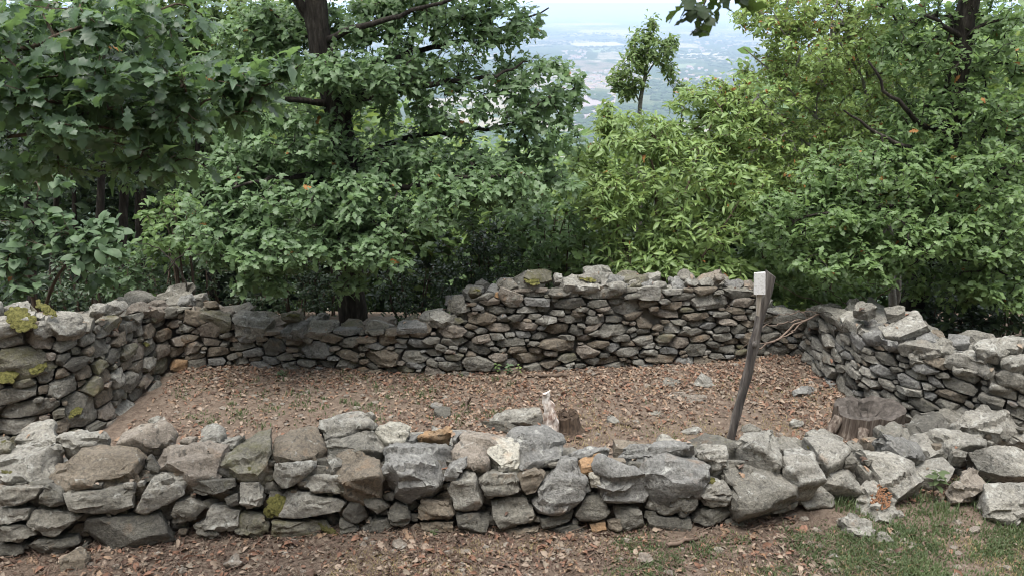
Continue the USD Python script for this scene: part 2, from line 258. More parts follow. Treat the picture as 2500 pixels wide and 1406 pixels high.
# ---------------------------------------------------------------- stones
def stone_mesh(out3, n, depth, rng, edge, bulge=0.2, rough=1.0, ridge=True, drop=0.0):
    """A broken stone whose outline, seen along its face normal n, follows the 3-D points out3."""
    n = unit(n); c = out3.mean(0)
    up = unit(np.array([0, 0, 1.0]) - n * n[2]) if abs(n[2]) < .97 else unit(np.array([0, 1.0, 0]) - n * n[1])
    rt = np.cross(up, n)
    P = np.stack([(out3 - c) @ rt, (out3 - c) @ up], 1)
    w, h = np.ptp(P, axis=0); m = min(w, h)
    zf = bulge * m
    jit = rng.uniform(-.04, .04, (len(P), 2)) * m
    pts = np.vstack([np.c_[P * .97 + jit * .5, np.full(len(P), zf)], np.c_[P, np.full(len(P), -.25 * depth)], np.c_[P * rng.uniform(.72, .9) + jit - [0, .08 * depth], np.full(len(P), -depth)]])
    mf = manifold3d.Manifold.hull_points(pts)
    def cut(nrm, p):
        nonlocal mf
        nrm = unit(nrm); o = float(np.dot(nrm, p)); r_ = mf.trim_by_plane(tuple(-nrm), -o)
        if not r_.is_empty() and r_.num_tri() > 6: mf = r_
    cut((rng.normal(0, .2), rng.normal(-.05, .2), 1), (0, 0, zf * rng.uniform(.6, .9)))
    if ridge:
        sl = zf / (.5 * h); cut((rng.normal(0, .22), sl * rng.uniform(.6, 1.0), 1), (0, h * rng.uniform(-.12, .12), zf * .85))
        cut((rng.normal(0, .25), -sl * rng.uniform(.8, 1.7), 1), (0, -h * rng.uniform(.12, .3), zf * .85))
    for _ in range(rng.integers(2, 5)):
        q = P[rng.integers(len(P))]; cut(np.r_[unit(q + rng.normal(0, .2, 2) * m) * rng.uniform(.4, 1.0), rng.uniform(.4, 1.0)], np.r_[q * rng.uniform(.86, .97), zf * rng.uniform(.1, .8)])
    mm = mf.refine_to_length(edge).to_mesh(); v, f = np.array(mm.vert_properties[:, :3], float), np.array(mm.tri_verts)
    t = trimesh.Trimesh(v, f, process=False)
    trimesh.smoothing.filter_laplacian(t, lamb=.2 if edge < m / 6 else .08, iterations=1)
    v = np.array(t.vertices); vn = np.array(t.vertex_normals); o = rng.uniform(0, 100, 3)
    s = v / m + o
    d = .045 * nz(s, 1.4, 1) + .085 * fb(s, 3.4, 2, 3) + .04 * fb(s, 11, 12, 2)
    cell = np.floor(s * 2.6 + 1.2 * np.stack([nz(s, 2.2, 21), nz(s, 2.2, 22), nz(s, 2.2, 23)], 1)); d = d + .05 * (meshkit.noise(cell + .0, 31) - .5)
    lay = nz(np.stack([s[:, 0] * .5, s[:, 1] * 5.0 + s[:, 2] * 2.4, s[:, 2] * .8], 1), 1.4, 5)
    d = d + .06 * np.where(lay > 0.05, 1.0, -.6) * (nz(s, .8, 8) > -.1)
    ch = nz(s, 2.3, 9); d = d - .12 * np.clip(ch - .2, 0, 1)
    v = v + vn * (d * m * rough * .85)[:, None]
    return c + v[:, :1] * rt + v[:, 1:2] * up + v[:, 2:3] * n, f

def poly_regions(cx, cy, w, h, a, inside_fn, x0, x1, y0, y1, res, shrink, rng):
    """Packs stones: anisotropic Voronoi cells of the given ellipses, as shrunken convex polygons."""
    X, Y = np.meshgrid(np.arange(x0, x1, res), np.arange(y0, y1, res), indexing='ij'); X, Y = X.ravel(), Y.ravel()
    ok = inside_fn(X, Y); X, Y = X[ok], Y[ok]
    best = np.full(len(X), 1e9); lab = np.full(len(X), -1)
    for k in range(len(cx)):
        dx, dy = X - cx[k], Y - cy[k]
        u_ = (dx * math.cos(a[k]) + dy * math.sin(a[k])) / w[k]; v_ = (-dx * math.sin(a[k]) + dy * math.cos(a[k])) / h[k]
        d = (np.abs(u_) ** 3.6 + np.abs(v_) ** 3.6); b = d < best; best[b] = d[b]; lab[b] = k
    out = []
    for k in range(len(cx)):
        s = (lab == k) & (best < 2.6)
        if s.sum() < 9: out.append(None); continue
        p = np.stack([X[s], Y[s]], 1); hl = p[ConvexHull(p + rng.normal(0, 1e-6, p.shape)).vertices]
        c = hl.mean(0)
        # simplify to about eight corners
        while len(hl) > 6:
            A = np.roll(hl, 1, 0); B = np.roll(hl, -1, 0)
            area = np.abs((A[:, 0] - hl[:, 0]) * (B[:, 1] - hl[:, 1]) - (A[:, 1] - hl[:, 1]) * (B[:, 0] - hl[:, 0]))
            hl = np.delete(hl, area.argmin(), 0)
        dist = np.linalg.norm(hl - c, axis=1, keepdims=True)
        out.append(c + (hl - c) * np.maximum(1 - shrink / np.maximum(dist, 1e-6), .6))
    return out
def darts(rng, n, x0, x1, y0, y1, wr, hr, inside_fn, fixed=(), tries=60, gap=.8):
    """Ellipses of falling size, thrown until the area is full: rows of (x, y, half width, half height, angle)."""
    E = [tuple(f) for f in fixed]
    for i in range(n):
        t = i / n; big = (1 - t) ** 1.3
        for _ in range(tries):
            w = wr[0] + (wr[1] - wr[0]) * big * rng.uniform(.7, 1.1); h = hr[0] + (hr[1] - hr[0]) * big * rng.uniform(.6, 1.1)
            h = min(h, w * .95)
            x, y = rng.uniform(x0, x1), rng.uniform(y0, y1)
            if not inside_fn(np.array([x]), np.array([y]))[0]: continue
            if E:
                A = np.array(E); d = np.hypot((A[:, 0] - x) / (A[:, 2] + w), (A[:, 1] - y) / (A[:, 3] + h))
                if d.min() < gap: continue
            E.append((x, y, w, h, rng.normal(0, .16))); break
    return np.array(E)

class Wall:
    """A dry-stone wall: base line at the foot of its visible face, height along it, thickness behind it."""
    def __init__(s, base, top, thick, side):
        s.p = np.asarray(base, float); s.s = np.r_[0, np.cumsum(np.linalg.norm(np.diff(s.p, axis=0), axis=1))]; s.L = s.s[-1]
        s.top = np.asarray(top, float); s.T = thick; s.side = side
    def at(s, t): return np.stack([np.interp(t, s.s, s.p[:, 0]), np.interp(t, s.s, s.p[:, 1])], -1)
    def nrm(s, t):
        d = s.at(np.minimum(np.asarray(t) + .12, s.L)) - s.at(np.maximum(np.asarray(t) - .12, 0)); d = unit(d)
        return np.stack([d[..., 1], -d[..., 0]], -1) * s.side
    def height(s, t): return np.interp(t, s.s, s.top)
    def point(s, t, h, off=0.0, batter=.13):
        """off: metres out of the face"""
        b = s.at(t); n = s.nrm(t); h = np.asarray(h, float)
        xy = b + n * (np.asarray(off) - batter * h)[..., None]
        return np.concatenate([xy, h[..., None]], -1)
def build_core(w, parent, inset=.09, drop=.08, mat=None, low=-.3):
    t = np.linspace(0, w.L, max(12, int(w.L / .12))); hts = w.height(t) - drop
    rows = [w.point(t, np.full_like(t, low), -inset), w.point(t, hts * .5, -inset), w.point(t, hts, -inset)]
    b = w.at(t); n = w.nrm(t)
    rows.append(np.c_[b - n * (w.T - .05), hts - .02]); rows.append(np.c_[b - n * (w.T + .05), np.full_like(t, low)])
    v = np.stack(rows, 1); k = v.shape[1]; m = len(t)
    v = v.reshape(-1, 3) + .04 * np.stack([nz(v.reshape(-1, 3), 9, a) for a in (1, 2, 3)], 1)
    f = []
    for i in range(m - 1):
        for j in range(k):
            a, b2 = i * k + j, i * k + (j + 1) % k
            f += [[a, b2, b2 + k], [a, b2 + k, a + k]]
    for e in (0, (m - 1) * k):
        for j in range(1, k - 1): f.append([e, e + j, e + j + 1] if e else [e, e + j + 1, e + j])
    obj('core', (v, np.array(f)), mat or M['core'], parent)
def pick(rng, table):
    ks, ps = zip(*table); return ks[rng.choice(len(ks), p=np.array(ps) / sum(ps))]
TOPS = []       # where dead leaves can come to rest on the stones
class Counter:
    def __init__(s, parent, limit=300): s.parent, s.n, s.limit, s.bag = parent, 0, limit, {}
    def put(s, mesh, mk, name='stone', label=None, mat=None):
        s.n += 1
        v, f = mesh; g = np.cross(v[f[:, 1]] - v[f[:, 0]], v[f[:, 2]] - v[f[:, 0]]); a = np.linalg.norm(g, axis=1); k = np.nonzero(g[:, 2] > .72 * a)[0]
        if len(k): k = k[::max(1, len(k) // 12)]; TOPS.append((v[f[k]].mean(1), g[k] / a[k][:, None]))
        return obj(name, mesh, mat or ST[mk], s.parent, smooth=38, label=label)
def face_stones(w, cnt, rng, n, wr, hr, table, fixed=(), shrink=.008, edge=.045, depth=(.16, .3), ang=0.0, gap=.8, off=(-.02, .05), h0=-.03):
    inside = lambda X, Y: (Y < w.height(X)) & (X > 0) & (X < w.L)
    E = darts(rng, n, 0, w.L, h0, w.top.max(), wr, hr, inside, fixed, gap=gap)
    E[:, 4] += ang
    polys = poly_regions(*E.T, inside, 0, w.L, h0 - .04, w.top.max(), .011, shrink, rng)
    for e, p in zip(E, polys):
        if p is None: continue
        o3 = w.point(p[:, 0], p[:, 1], rng.uniform(*off))
        nn = np.r_[w.nrm(p[:, 0].mean()), .16 + rng.normal(0, .1)]; nn[:2] += rng.normal(0, .1, 2)
        mesh = stone_mesh(o3, nn, rng.uniform(*depth), rng, edge, bulge=rng.uniform(.07, .2), rough=.72)
        cnt.put(mesh, pick(rng, table))
def cap_stones(w, cnt, rng, n, wr, hr, table, edge=.05, tilt=.2, th=(.07, .13), lift=0.0, d0=-.03, keep=None):
    """Flat stones that lie along the top of the wall, over its whole thickness."""
    inside = lambda X, Y: (X > 0) & (X < w.L)
    E = darts(rng, n, 0, w.L, d0, w.T, wr, hr, inside, gap=.85)
    E[:, 4] += rng.uniform(-.5, .5, len(E))
    polys = poly_regions(*E.T, inside, 0, w.L, d0 - .02, w.T + .04, .014, .006, rng)
    for p in polys:
        if p is None: continue
        t = np.clip(p[:, 0], 0, w.L); b = w.at(t) - w.nrm(t) * (p[:, 1] + .12 * w.height(t))[:, None]
        z0 = w.height(t).mean() + lift + rng.uniform(-.05, .035)
        nn = np.array([rng.normal(0, tilt), rng.normal(0, tilt) - .05, 1.0]); nn = unit(nn)
        o3 = np.c_[b, np.full(len(b), z0)]; c = o3.mean(0)
        o3[:, 2] -= ((o3 - c)[:, :2] @ nn[:2]) / nn[2]
        if keep is not None and not keep(proj(c)[0]): continue
        cnt.put(stone_mesh(o3, nn, rng.uniform(*th), rng, edge, bulge=rng.uniform(.08, .2), ridge=False), pick(rng, table))
def px_stone(poly, p, n, rng, depth, edge=.035, bulge=.2, **k):
    """Outline seen at the given photograph pixels, on the plane through p with normal n."""
    o3 = np.array([on_plane(a, b, p, unit(n)) for a, b in poly])
    return stone_mesh(o3, n, depth, rng, edge, bulge=bulge, **k)
def moss_on(center, n, r, rng, parent, mat=None, flat=.45, name='moss'):
    """A ragged patch of moss: many small cushions grown together on a surface with normal n."""
    ic = trimesh.creation.icosphere(subdivisions=3); u0 = np.array(ic.vertices); n = unit(n); a = unit(np.cross(n, [.3, .9, .2])); b = np.cross(n, a)
    ra, rb_ = (r[0], r[1]) if np.ndim(r) else (r, r * .8); B = Bag(); s0 = min(ra, rb_)
    for k in range(46):
        t, q = rng.uniform(0, 6.28), rng.uniform(0, 1) ** .6; s = s0 * rng.uniform(.26, .5) * (1.15 - .55 * q)
        o = rng.uniform(0, 50, 3); v = u0 * (1 + .3 * fb(u0 + o, 2.2, 3, 3)[:, None] + .2 * nz(u0 + o, 11, 6)[:, None]) * [s, s * rng.uniform(.7, 1.2), s * .22]
        v = v + [ra * q * math.cos(t) * .8, rb_ * q * math.sin(t) * .8, -.012 - .012 * q]
        B.add(np.asarray(center) + v[:, :1] * a + v[:, 1:2] * b + v[:, 2:] * n, ic.faces)
    return obj(name, B.get(), mat or M['moss'], parent, smooth=True)
def moss_cushion(center, n, r, rng, parent, mat=None, flat=.45, name='moss'):
    """A cushion of moss of radius r (metres) on a surface with normal n."""
    ic = trimesh.creation.icosphere(subdivisions=4); v = np.array(ic.vertices)
    n = unit(n); a = unit(np.cross(n, [.3, .9, .2])); b = np.cross(n, a)
    rr = np.array([r[0], r[1], r[1] * flat]) if np.ndim(r) else np.array([r, r * .8, r * flat])
    o = rng.uniform(0, 50, 3)
    v = v * (1 + .5 * fb(v + o, 1.6, 3, 3)[:, None] + .22 * fb(v + o, 7, 4, 3)[:, None] + .12 * nz(v + o, 22, 6)[:, None]) * rr
    return obj(name, (np.asarray(center) + v[:, :1] * np.array([1., 0, 0]) * 0 + v[:, :1] * a + v[:, 1:2] * b + v[:, 2:] * n, np.array(ic.faces)), mat or M['moss'], parent, smooth=True)

# ---------------------------------------------------------------- front wall: every stone the photograph shows
rng = np.random.default_rng(11)
fb_px = [(-260, 1395), (-100, 1385), (0, 1372), (180, 1362), (320, 1352), (480, 1325), (640, 1312), (850, 1306), (1000, 1302), (1200, 1310), (1350, 1306), (1550, 1302), (1700, 1296), (1850, 1284), (1960, 1262), (2080, 1235), (2180, 1215), (2300, 1190), (2420, 1160), (2560, 1120)]
fbase = np.array([on_z(u, v)[:2] for u, v in fb_px])
ftop = np.array([.5] * 8 + [.5, .5, .48, .47, .46, .44, .40, .34, .30, .27, .27, .3])
front = Wall(fbase, ftop, .62, 1)
fw = thing('dry_stone_wall', 'low grey dry stone wall nearest the viewer, its top stones loose and tumbled', 'wall', kind='thing')
build_core(front, fw, inset=.2, drop=.24)
fc = Counter(fw)
def wall_hit(u, v, w=front, zf=.47, slope=.34, batter=.13):
    """Where a line of sight meets the wall: its battered face, or above that its sloping top."""
    d = ray(u, v)
    for t in np.arange(3.5, 11, .01):
        p = EYE + d * t
        k = np.hypot(*(w.p - p[:2]).T).argmin()
        tt = np.clip(np.dot(p[:2] - w.p[max(k - 1, 0)], unit(w.p[min(k + 1, len(w.p) - 1)] - w.p[max(k - 1, 0)])) + w.s[max(k - 1, 0)], 0, w.L)
        b, n = w.at(tt), w.nrm(tt); q = -np.dot(p[:2] - b, n)          # metres behind the foot of the face
        ht = w.height(tt); surf = q / batter if q < ht * batter else ht + (q - ht * batter) * slope
        if q >= 0 and p[2] <= surf: return p, n, p[2] > ht * .93
    p = on_z(u, v); return p, np.array([0, -1.0]), True
# (material, pixel outline in enlarged views A, B, C of the photograph; t: a stone of the top course, f: of the face)
A, B_, C_ = (0, 960, 3.012), (830, 960, 3.012), (1660, 960, 2.976)
S = [
 (A, 'lt', '70 390 260 345 420 370 470 450 400 560 330 650 230 680 60 650 -20 600 -30 450'), (A, 'lt', '80 330 230 210 400 200 430 300 410 380 250 340'), (A, 'mt', '-40 350 60 330 100 370 70 430 -40 440'),
 (A, 'lt', '430 310 620 240 740 270 810 340 700 365 520 420 440 400'), (A, 'bt', '500 460 640 380 1040 380 1090 420 1050 520 980 610 700 680 460 715 370 660 430 540'),
 (A, 'pt', '840 350 900 230 1080 200 1220 220 1300 320 1270 360 1120 390 1000 370'), (A, 'lt', '1080 200 1150 155 1205 190 1150 225'), (A, 'pt', '1130 440 1170 365 1420 365 1480 400 1720 405 1640 500 1590 600 1400 620 1180 560'),
 (A, 'lt', '1470 260 1560 205 1660 260 1665 320 1590 400 1470 390'), (A, 'lt', '1610 390 1660 320 1800 310 1770 350 1710 395 1640 405'), (A, 'mt', '1620 520 1810 320 1900 270 2000 265 1990 420 1990 540 1900 610 1760 600'),
 (A, 'bt', '2010 310 2130 215 2230 220 2330 280 2385 400 2320 460 2200 520 2080 510 1990 460'), (A, 'pt', '1320 365 1400 320 1450 320 1410 375'), (A, 'df', '1080 480 1110 450 1180 545 1160 610 1090 570'),
 (A, 'gf', '-30 690 290 700 250 770 130 820 -30 820'), (A, 'df', '260 820 340 665 450 720 480 810 370 835'), (A, 'gf', '450 740 640 720 800 735 985 670 990 850 900 895 640 895 500 870'),
 (A, 'lf', '980 880 1020 800 1120 610 1220 595 1390 650 1370 740 1200 840 1060 890'), (A, 'df', '1400 650 1730 630 1740 690 1580 730 1480 755 1400 740'), (A, 'lf', '1750 650 1910 650 1945 770 1920 830 1810 850 1760 800'),
 (A, 'lf', '1990 640 2010 520 2200 525 2310 510 2300 560 2160 680 2060 710'), (A, 'lf', '2180 650 2230 615 2480 590 2640 640 2620 720 2300 745'), (A, 'lf', '-30 840 220 850 190 920 90 960 -30 950'),
 (A, 'gf', '190 930 250 850 430 840 590 900 480 1000 380 1060 300 1010'), (A, 'df', '560 1040 600 940 760 900 1180 880 1230 960 1290 1090 1240 1130 1060 1175 830 1175 660 1100'), (A, 'gf', '1250 880 1290 790 1400 770 1520 840 1450 910 1400 950 1260 955'),
 (A, 'lf', '1490 960 1560 810 1640 810 1780 850 1740 1000 1620 1015 1500 1010'), (A, 'df', '1640 770 1740 740 1760 820 1700 835'), (A, 'gf', '-30 960 240 970 290 1030 150 1090 -30 1090'), (A, 'df', '180 1130 270 1080 400 1070 560 1060 590 1100 440 1185 300 1180'),
 (A, 'df', '-30 1100 160 1100 180 1160 60 1230 -30 1235'), (A, 'gf', '1420 970 1490 930 1500 1010 1620 1030 1560 1065 1450 1040'), (A, 'lf', '1960 760 2150 720 2300 765 2480 775 2540 810 2500 880 2200 915 2000 900'), (A, 'mf', '1720 1000 1780 870 1940 900 1990 1000 1900 1060 1760 1040'),
 (A, 'mf', '1990 940 2400 940 2480 1040 2100 1075 1990 1040'), (A, 'gt', '2390 480 2440 455 2520 460 2520 540 2440 560'),
 (B_, 'lt', '-150 270 -90 115 20 100 150 135 255 210 235 265 20 320 -135 330'), (B_, 'gt', '-105 380 150 290 240 280 340 300 360 380 240 430 0 440 -90 440'), (B_, 'wt', '240 270 300 215 460 195 510 220 505 340 440 380 370 370 350 300'),
 (B_, 'st', '510 240 620 245 640 290 570 320 540 360 495 350'), (B_, 'ot', '570 312 820 262 832 300 590 352'), (B_, 'pt', '830 260 930 250 1080 270 1220 300 1100 330 1080 420 1070 510 960 530 930 480 850 480 840 380'), (B_, 'st', '820 282 905 280 850 350 832 345'),
 (B_, 'st', '350 380 560 380 830 320 835 430 770 580 690 640 540 625 430 660 310 600 320 470'), (B_, 'sf', '750 640 810 540 930 475 930 530 840 645'), (B_, 'wt', '1080 390 1190 310 1290 310 1330 390 1330 520 1300 580 1200 570 1080 470'), (B_, 'st', '1225 290 1300 240 1500 250 1620 290 1660 370 1640 470 1560 480 1340 560 1335 400 1290 310'),
 (B_, 'bt', '-90 480 -10 450 220 440 300 480 305 620 180 655 0 655 -75 570'), (B_, 'df', '-40 660 140 660 130 720 -20 735'), (B_, 'lf', '780 680 920 560 980 600 1060 820 1010 870 850 850'), (B_, 'gf', '1020 650 1090 590 1290 590 1330 700 1200 760 1070 750'),
 (B_, 'gf', '1110 790 1330 730 1400 800 1440 900 1390 960 1170 1000 1110 900'), (B_, 'sf', '1430 800 1500 640 1640 490 1740 480 1815 700 1760 800 1600 890 1470 870'), (B_, 'bf', '1310 640 1350 580 1450 560 1520 610 1440 720 1390 760 1330 690'),
 (B_, 'sf', '1880 530 1930 460 2050 540 2230 580 2310 650 2240 790 1960 800 1900 700'), (B_, 'ot', '1745 500 1880 420 1930 460 1880 560 1780 580'), (B_, 'wf', '1830 590 1900 560 1925 700 1845 695'), (B_, 'st', '1670 440 1760 390 1960 380 1980 420 1820 470 1740 480'),
 (B_, 'st', '2000 410 2080 370 2560 376 2620 420 2200 430 2130 510'), (B_, 'st', '2130 520 2200 435 2590 445 2710 500 2740 600 2620 660 2440 665 2290 610'), (B_, 'df', '850 885 1000 875 1100 885 1080 1050 880 1040'), (B_, 'bf', '1110 1010 1470 980 1470 1060 1300 1085 1100 1055'),
 (B_, 'gf', '1720 900 1800 760 1920 740 1990 880 1900 930 1760 930'), (B_, 'df', '1470 920 1600 890 1720 870 1700 930 1560 990 1480 990'), (B_, 'df', '1480 1010 1740 965 1800 1010 1760 1040 1500 1055'), (B_, 'gf', '2010 830 2200 830 2245 970 2100 1005 2020 900'),
 (B_, 'lf', '2235 860 2320 750 2530 720 2635 770 2590 880 2380 900'), (B_, 'df', '2260 905 2590 920 2590 1015 2270 1015'), (B_, 'of', '1830 960 1950 940 1960 1020 1860 1020'), (B_, 'bf', '1965 940 2060 920 2080 1000 1970 1020'),
 (B_, 'df', '20 870 90 750 160 780 210 920 120 960 30 930'), (B_, 'gf', '160 740 250 710 350 850 280 890 190 810'), (B_, 'df', '350 860 400 810 500 830 520 930 460 980 370 950'), (B_, 'bf', '560 870 600 780 800 810 850 890 810 930 580 935'), (B_, 'bf', '580 950 840 940 840 1030 600 1015'),
 (B_, 'df', '150 1010 260 930 350 930 390 990 330 1045'), (B_, 'df', '0 920 120 965 140 1010 0 1055'), (B_, 'of', '2335 655 2500 690 2540 720 2340 705'),
 (C_, 'lt', '120 380 330 380 345 500 280 520 200 490 140 450'), (C_, 'lf', '130 700 220 610 320 640 390 760 370 800 210 835'), (C_, 'gt', '270 560 480 490 610 500 760 580 870 640 870 760 640 830 450 890 410 820 400 700 330 640'), (C_, 'lt', '400 350 470 280 680 290 740 380 750 520 620 490 500 430 430 380'),
 (C_, 'lt', '750 380 870 380 900 480 1060 620 1050 650 880 650 760 560'), (C_, 'lt', '880 320 1050 310 1110 390 1240 430 1190 500 1090 550 1010 490 980 400'), (C_, 'lt', '1180 290 1270 255 1380 280 1480 400 1530 500 1680 600 1790 680 1620 740 1540 620 1400 580 1310 500 1300 420'),
 (C_, 'st', '1420 315 1720 320 1720 400 1820 470 1640 490 1500 400'), (C_, 'lt', '1640 490 1920 480 1990 560 1930 660 1740 640'), (C_, 'lt', '1720 400 1800 270 2060 250 2230 250 2230 370 2130 400 1960 400 1860 470'), (C_, 'lt', '2010 180 2080 120 2360 160 2560 220 2560 340 2340 340 2240 250 2050 230'),
 (C_, 'lt', '1060 590 1200 540 1310 600 1360 700 1260 650 1130 680 1060 640'), (C_, 'lf', '870 720 1060 690 1130 740 1100 830 960 870 880 790'), (C_, 'gf', '640 850 870 790 850 840 670 880'), (C_, 'df', '90 930 170 850 380 790 390 870 300 930 170 950'),
 (C_, 'gf', '-20 720 120 750 130 800 80 860 0 840'), (C_, 'df', '0 860 90 860 60 900 0 900'), (C_, 'df', '-30 930 80 940 90 990 0 1010'), (C_, 'gf', '340 930 600 870 660 930 480 965 330 985'), (C_, 'gf', '680 930 860 880 860 910 720 940'),
 (C_, 'gt', '1960 400 2090 400 2080 470 1980 460'), (C_, 'gt', '1190 425 1240 430 1300 500 1200 520'), (C_, 'gt', '1300 500 1400 580 1460 640 1380 620 1330 560'),
]
moss_spots = {4 - 4: None}
front_nodes = []
for k, (view, code, s) in enumerate(S):
    xy = np.array(s.split(), float).reshape(-1, 2) / view[2] + np.array(view[:2])
    c = xy.mean(0); p, n2, ontop = wall_hit(*c)
    topc = code[1] == 't'
    up = (.62 if topc else .2) + rng.uniform(-.06, .08)
    if ontop and topc: up += .15
    nn = unit(np.r_[n2 * (1 - up), up] + np.r_[rng.normal(0, .07), 0, 0])
    size = np.ptp(xy, axis=0).min() / FPX * np.linalg.norm(p - EYE)
    xy = c + (xy - c) * (.985 if topc else .97); p = p - nn * size * .16
    pr = fc.put(px_stone(xy, p, nn, rng, np.clip(size * 1.1, .1, .24), edge=max(.016, min(.034, size / 8)), bulge=rng.uniform(.22, .34) if topc else rng.uniform(.18, .3)), code[0])
    front_nodes.append((pr, p, nn, size))
# hearting and packing stones seen in the joints
face_stones(front, fc, np.random.default_rng(5), 190, (.05, .13), (.035, .08), [('d', 4), ('g', 3), ('b', 3)], edge=.06, depth=(.07, .1), off=(-.17, -.13), gap=.82)
cap_stones(front, fc, np.random.default_rng(6), 70, (.07, .2), (.06, .15), [('g', 4), ('d', 2), ('b', 2), ('l', 2)], edge=.05, lift=-.1, th=(.14, .2), d0=.14, keep=lambda q: abs(q[0] - 1785) > 42)
face_stones(front, fc, np.random.default_rng(15), 150, (.022, .05), (.018, .036), [('d', 3), ('g', 3), ('b', 2), ('l', 1)], edge=.03, depth=(.05, .08), off=(-.085, -.05), gap=1.3)
# moss cushions on stones of the front wall
def moss_front(u, v, r, mat=None, idx=None):
    j = int(np.argmin([np.hypot(*(proj(p)[0, :2] - (u, v))) for _, p, _, _ in front_nodes]))
    pr, p, nn, size = front_nodes[j]
    c = on_plane(u, v, p, nn) + nn * .02
    moss_on(c, unit(nn + np.array([0, 0, .3])), r, np.random.default_rng(int(u)), pr, mat)
for u, v, r in ((682, 1232, (.10, .075)), (660, 1245, (.05, .05)), (1738, 1172, (.045, .03))): moss_front(u, v, r)
for u, v, r in ((628, 1130, (.065, .06)), (612, 1140, (.04, .05)), (30, 1150, (.1, .05)), (720, 1115, (.08, .018)), (632, 1294, (.06, .04)), (800, 1290, (.1, .03)), (1985, 1090, (.05, .045)), (10, 1080, (.04, .03)), (1360, 1010, (.0, .0))):
    if r[0]: moss_front(u, v, r, M['moss_dark'])

# ---------------------------------------------------------------- back wall
rng = np.random.default_rng(21)
bb_px = [(448, 901), (505, 894), (560, 890), (700, 898), (870, 905), (1000, 910), (1250, 907), (1400, 902), (1500, 897), (1700, 884), (1830, 876), (1965, 868)]
bbase = np.array([on_z(u, v)[:2] for u, v in bb_px])
tops = [(400, 752), (450, 752), (500, 757), (560, 786), (640, 800), (700, 808), (760, 800), (850, 806), (940, 796), (1010, 794), (1070, 788), (1105, 768), (1135, 742), (1200, 714), (1280, 704), (1400, 700), (1500, 700), (1600, 705), (1700, 702), (1790, 704), (1845, 706), (1890, 752), (1960, 790)]
tu, tz = [], []
for u, v in tops:
    yb = np.interp(u, [a for a, _ in bb_px], bbase[:, 1]) + .09; P_ = at_y(u, v, yb); tu.append(P_[0]); tz.append(P_[2])
fine = np.linspace(0, 1, 60); bw = Wall(bbase, np.zeros(len(bbase)), .5, 1)
tt = np.linspace(0, bw.L, 80); pts = bw.at(tt)
back = Wall(pts, np.interp(pts[:, 0], tu, tz), .45, 1)
bk = thing('dry_stone_wall', 'tallest dry stone wall, across the back of the enclosure before the trees', 'wall', kind='thing')
build_core(back, bk, inset=.08, drop=.1)
bc = Counter(bk)
def in_wall(w, u, v):
    k = None; d = ray(u, v)
    for t in np.arange(5, 11, .01):
        p = EYE + d * t; j = np.hypot(*(w.p - p[:2]).T).argmin(); n = w.nrm(w.s[j])
        if np.dot(p[:2] - w.p[j], n) <= -.13 * p[2]: return w.s[j] + np.dot(p[:2] - w.p[j], [-n[1] * w.side, n[0] * w.side]), p[2], p
    return 0, 0, p
big = []       # stones one can tell apart by their size: pixel centre, width, height, tilt in degrees
for u, v, w_, h_, a_ in ((768, 856, 92, 50, -4), (668, 846, 60, 44, 5), (930, 871, 92, 46, 3), (1010, 866, 62, 34, 3), (1735, 738, 108, 44, 2), (1178, 778, 76, 36, -8), (1090, 767, 40, 46, 5), (1358, 838, 108, 30, 2), (1170, 885, 90, 40, 0), (1368, 705, 68, 32, -4),
    (1210, 757, 56, 26, 0), (1310, 735, 68, 22, 0), (1398, 738, 98, 26, -3), (1532, 753, 72, 34, -6), (1430, 857, 62, 36, 4), (1500, 802, 78, 30, -10), (1512, 895, 92, 26, 2), (1020, 806, 60, 42, 0), (970, 800, 50, 34, -3), (945, 832, 56, 28, 0), (1022, 840, 70, 24, 2), (1100, 808, 74, 36, 6),
    (1110, 830, 84, 24, -5), (1430, 826, 50, 20, 0), (1405, 805, 40, 26, 0), (1280, 795, 76, 22, 4), (1245, 835, 86, 24, -6), (1545, 770, 50, 26, 0), (1578, 785, 58, 40, 0), (600, 815, 62, 44, -8), (520, 800, 56, 40, -10), (1660, 835, 58, 30, 0), (1700, 848, 58, 34, 0), (1640, 800, 50, 26, 5), (1300, 872, 118, 22, 0), (1385, 870, 60, 26, -8), (850, 890, 60, 26, 0), (1060, 905, 60, 24, 2),
    (715, 788, 50, 34, 0), (765, 800, 60, 30, 0), (480, 770, 62, 36, 0), (1850, 850, 50, 30, 0), (1900, 855, 56, 34, 0), (1880, 820, 40, 30, 0), (1760, 820, 44, 26, 0), (1800, 800, 40, 22, 0)):
    s_, h__, p = in_wall(back, u, v); m_ = np.linalg.norm(p - EYE) / FPX
    big.append((s_, h__, w_ / 2 * m_, h_ / 2 * m_ * 1.03, -math.radians(a_)))
face_stones(back, bc, rng, 360, (.038, .165), (.021, .058), [('g', 5), ('b', 4), ('p', 2), ('d', 2), ('s', 2), ('l', 1.5), ('m', .7), ('o', .1)], fixed=big, shrink=.0045, edge=.022, gap=.76)
cap_stones(back, bc, rng, 46, (.09, .19), (.07, .13), [('l', 5), ('g', 3), ('s', 2), ('p', 1.5), ('m', 1)], edge=.045)
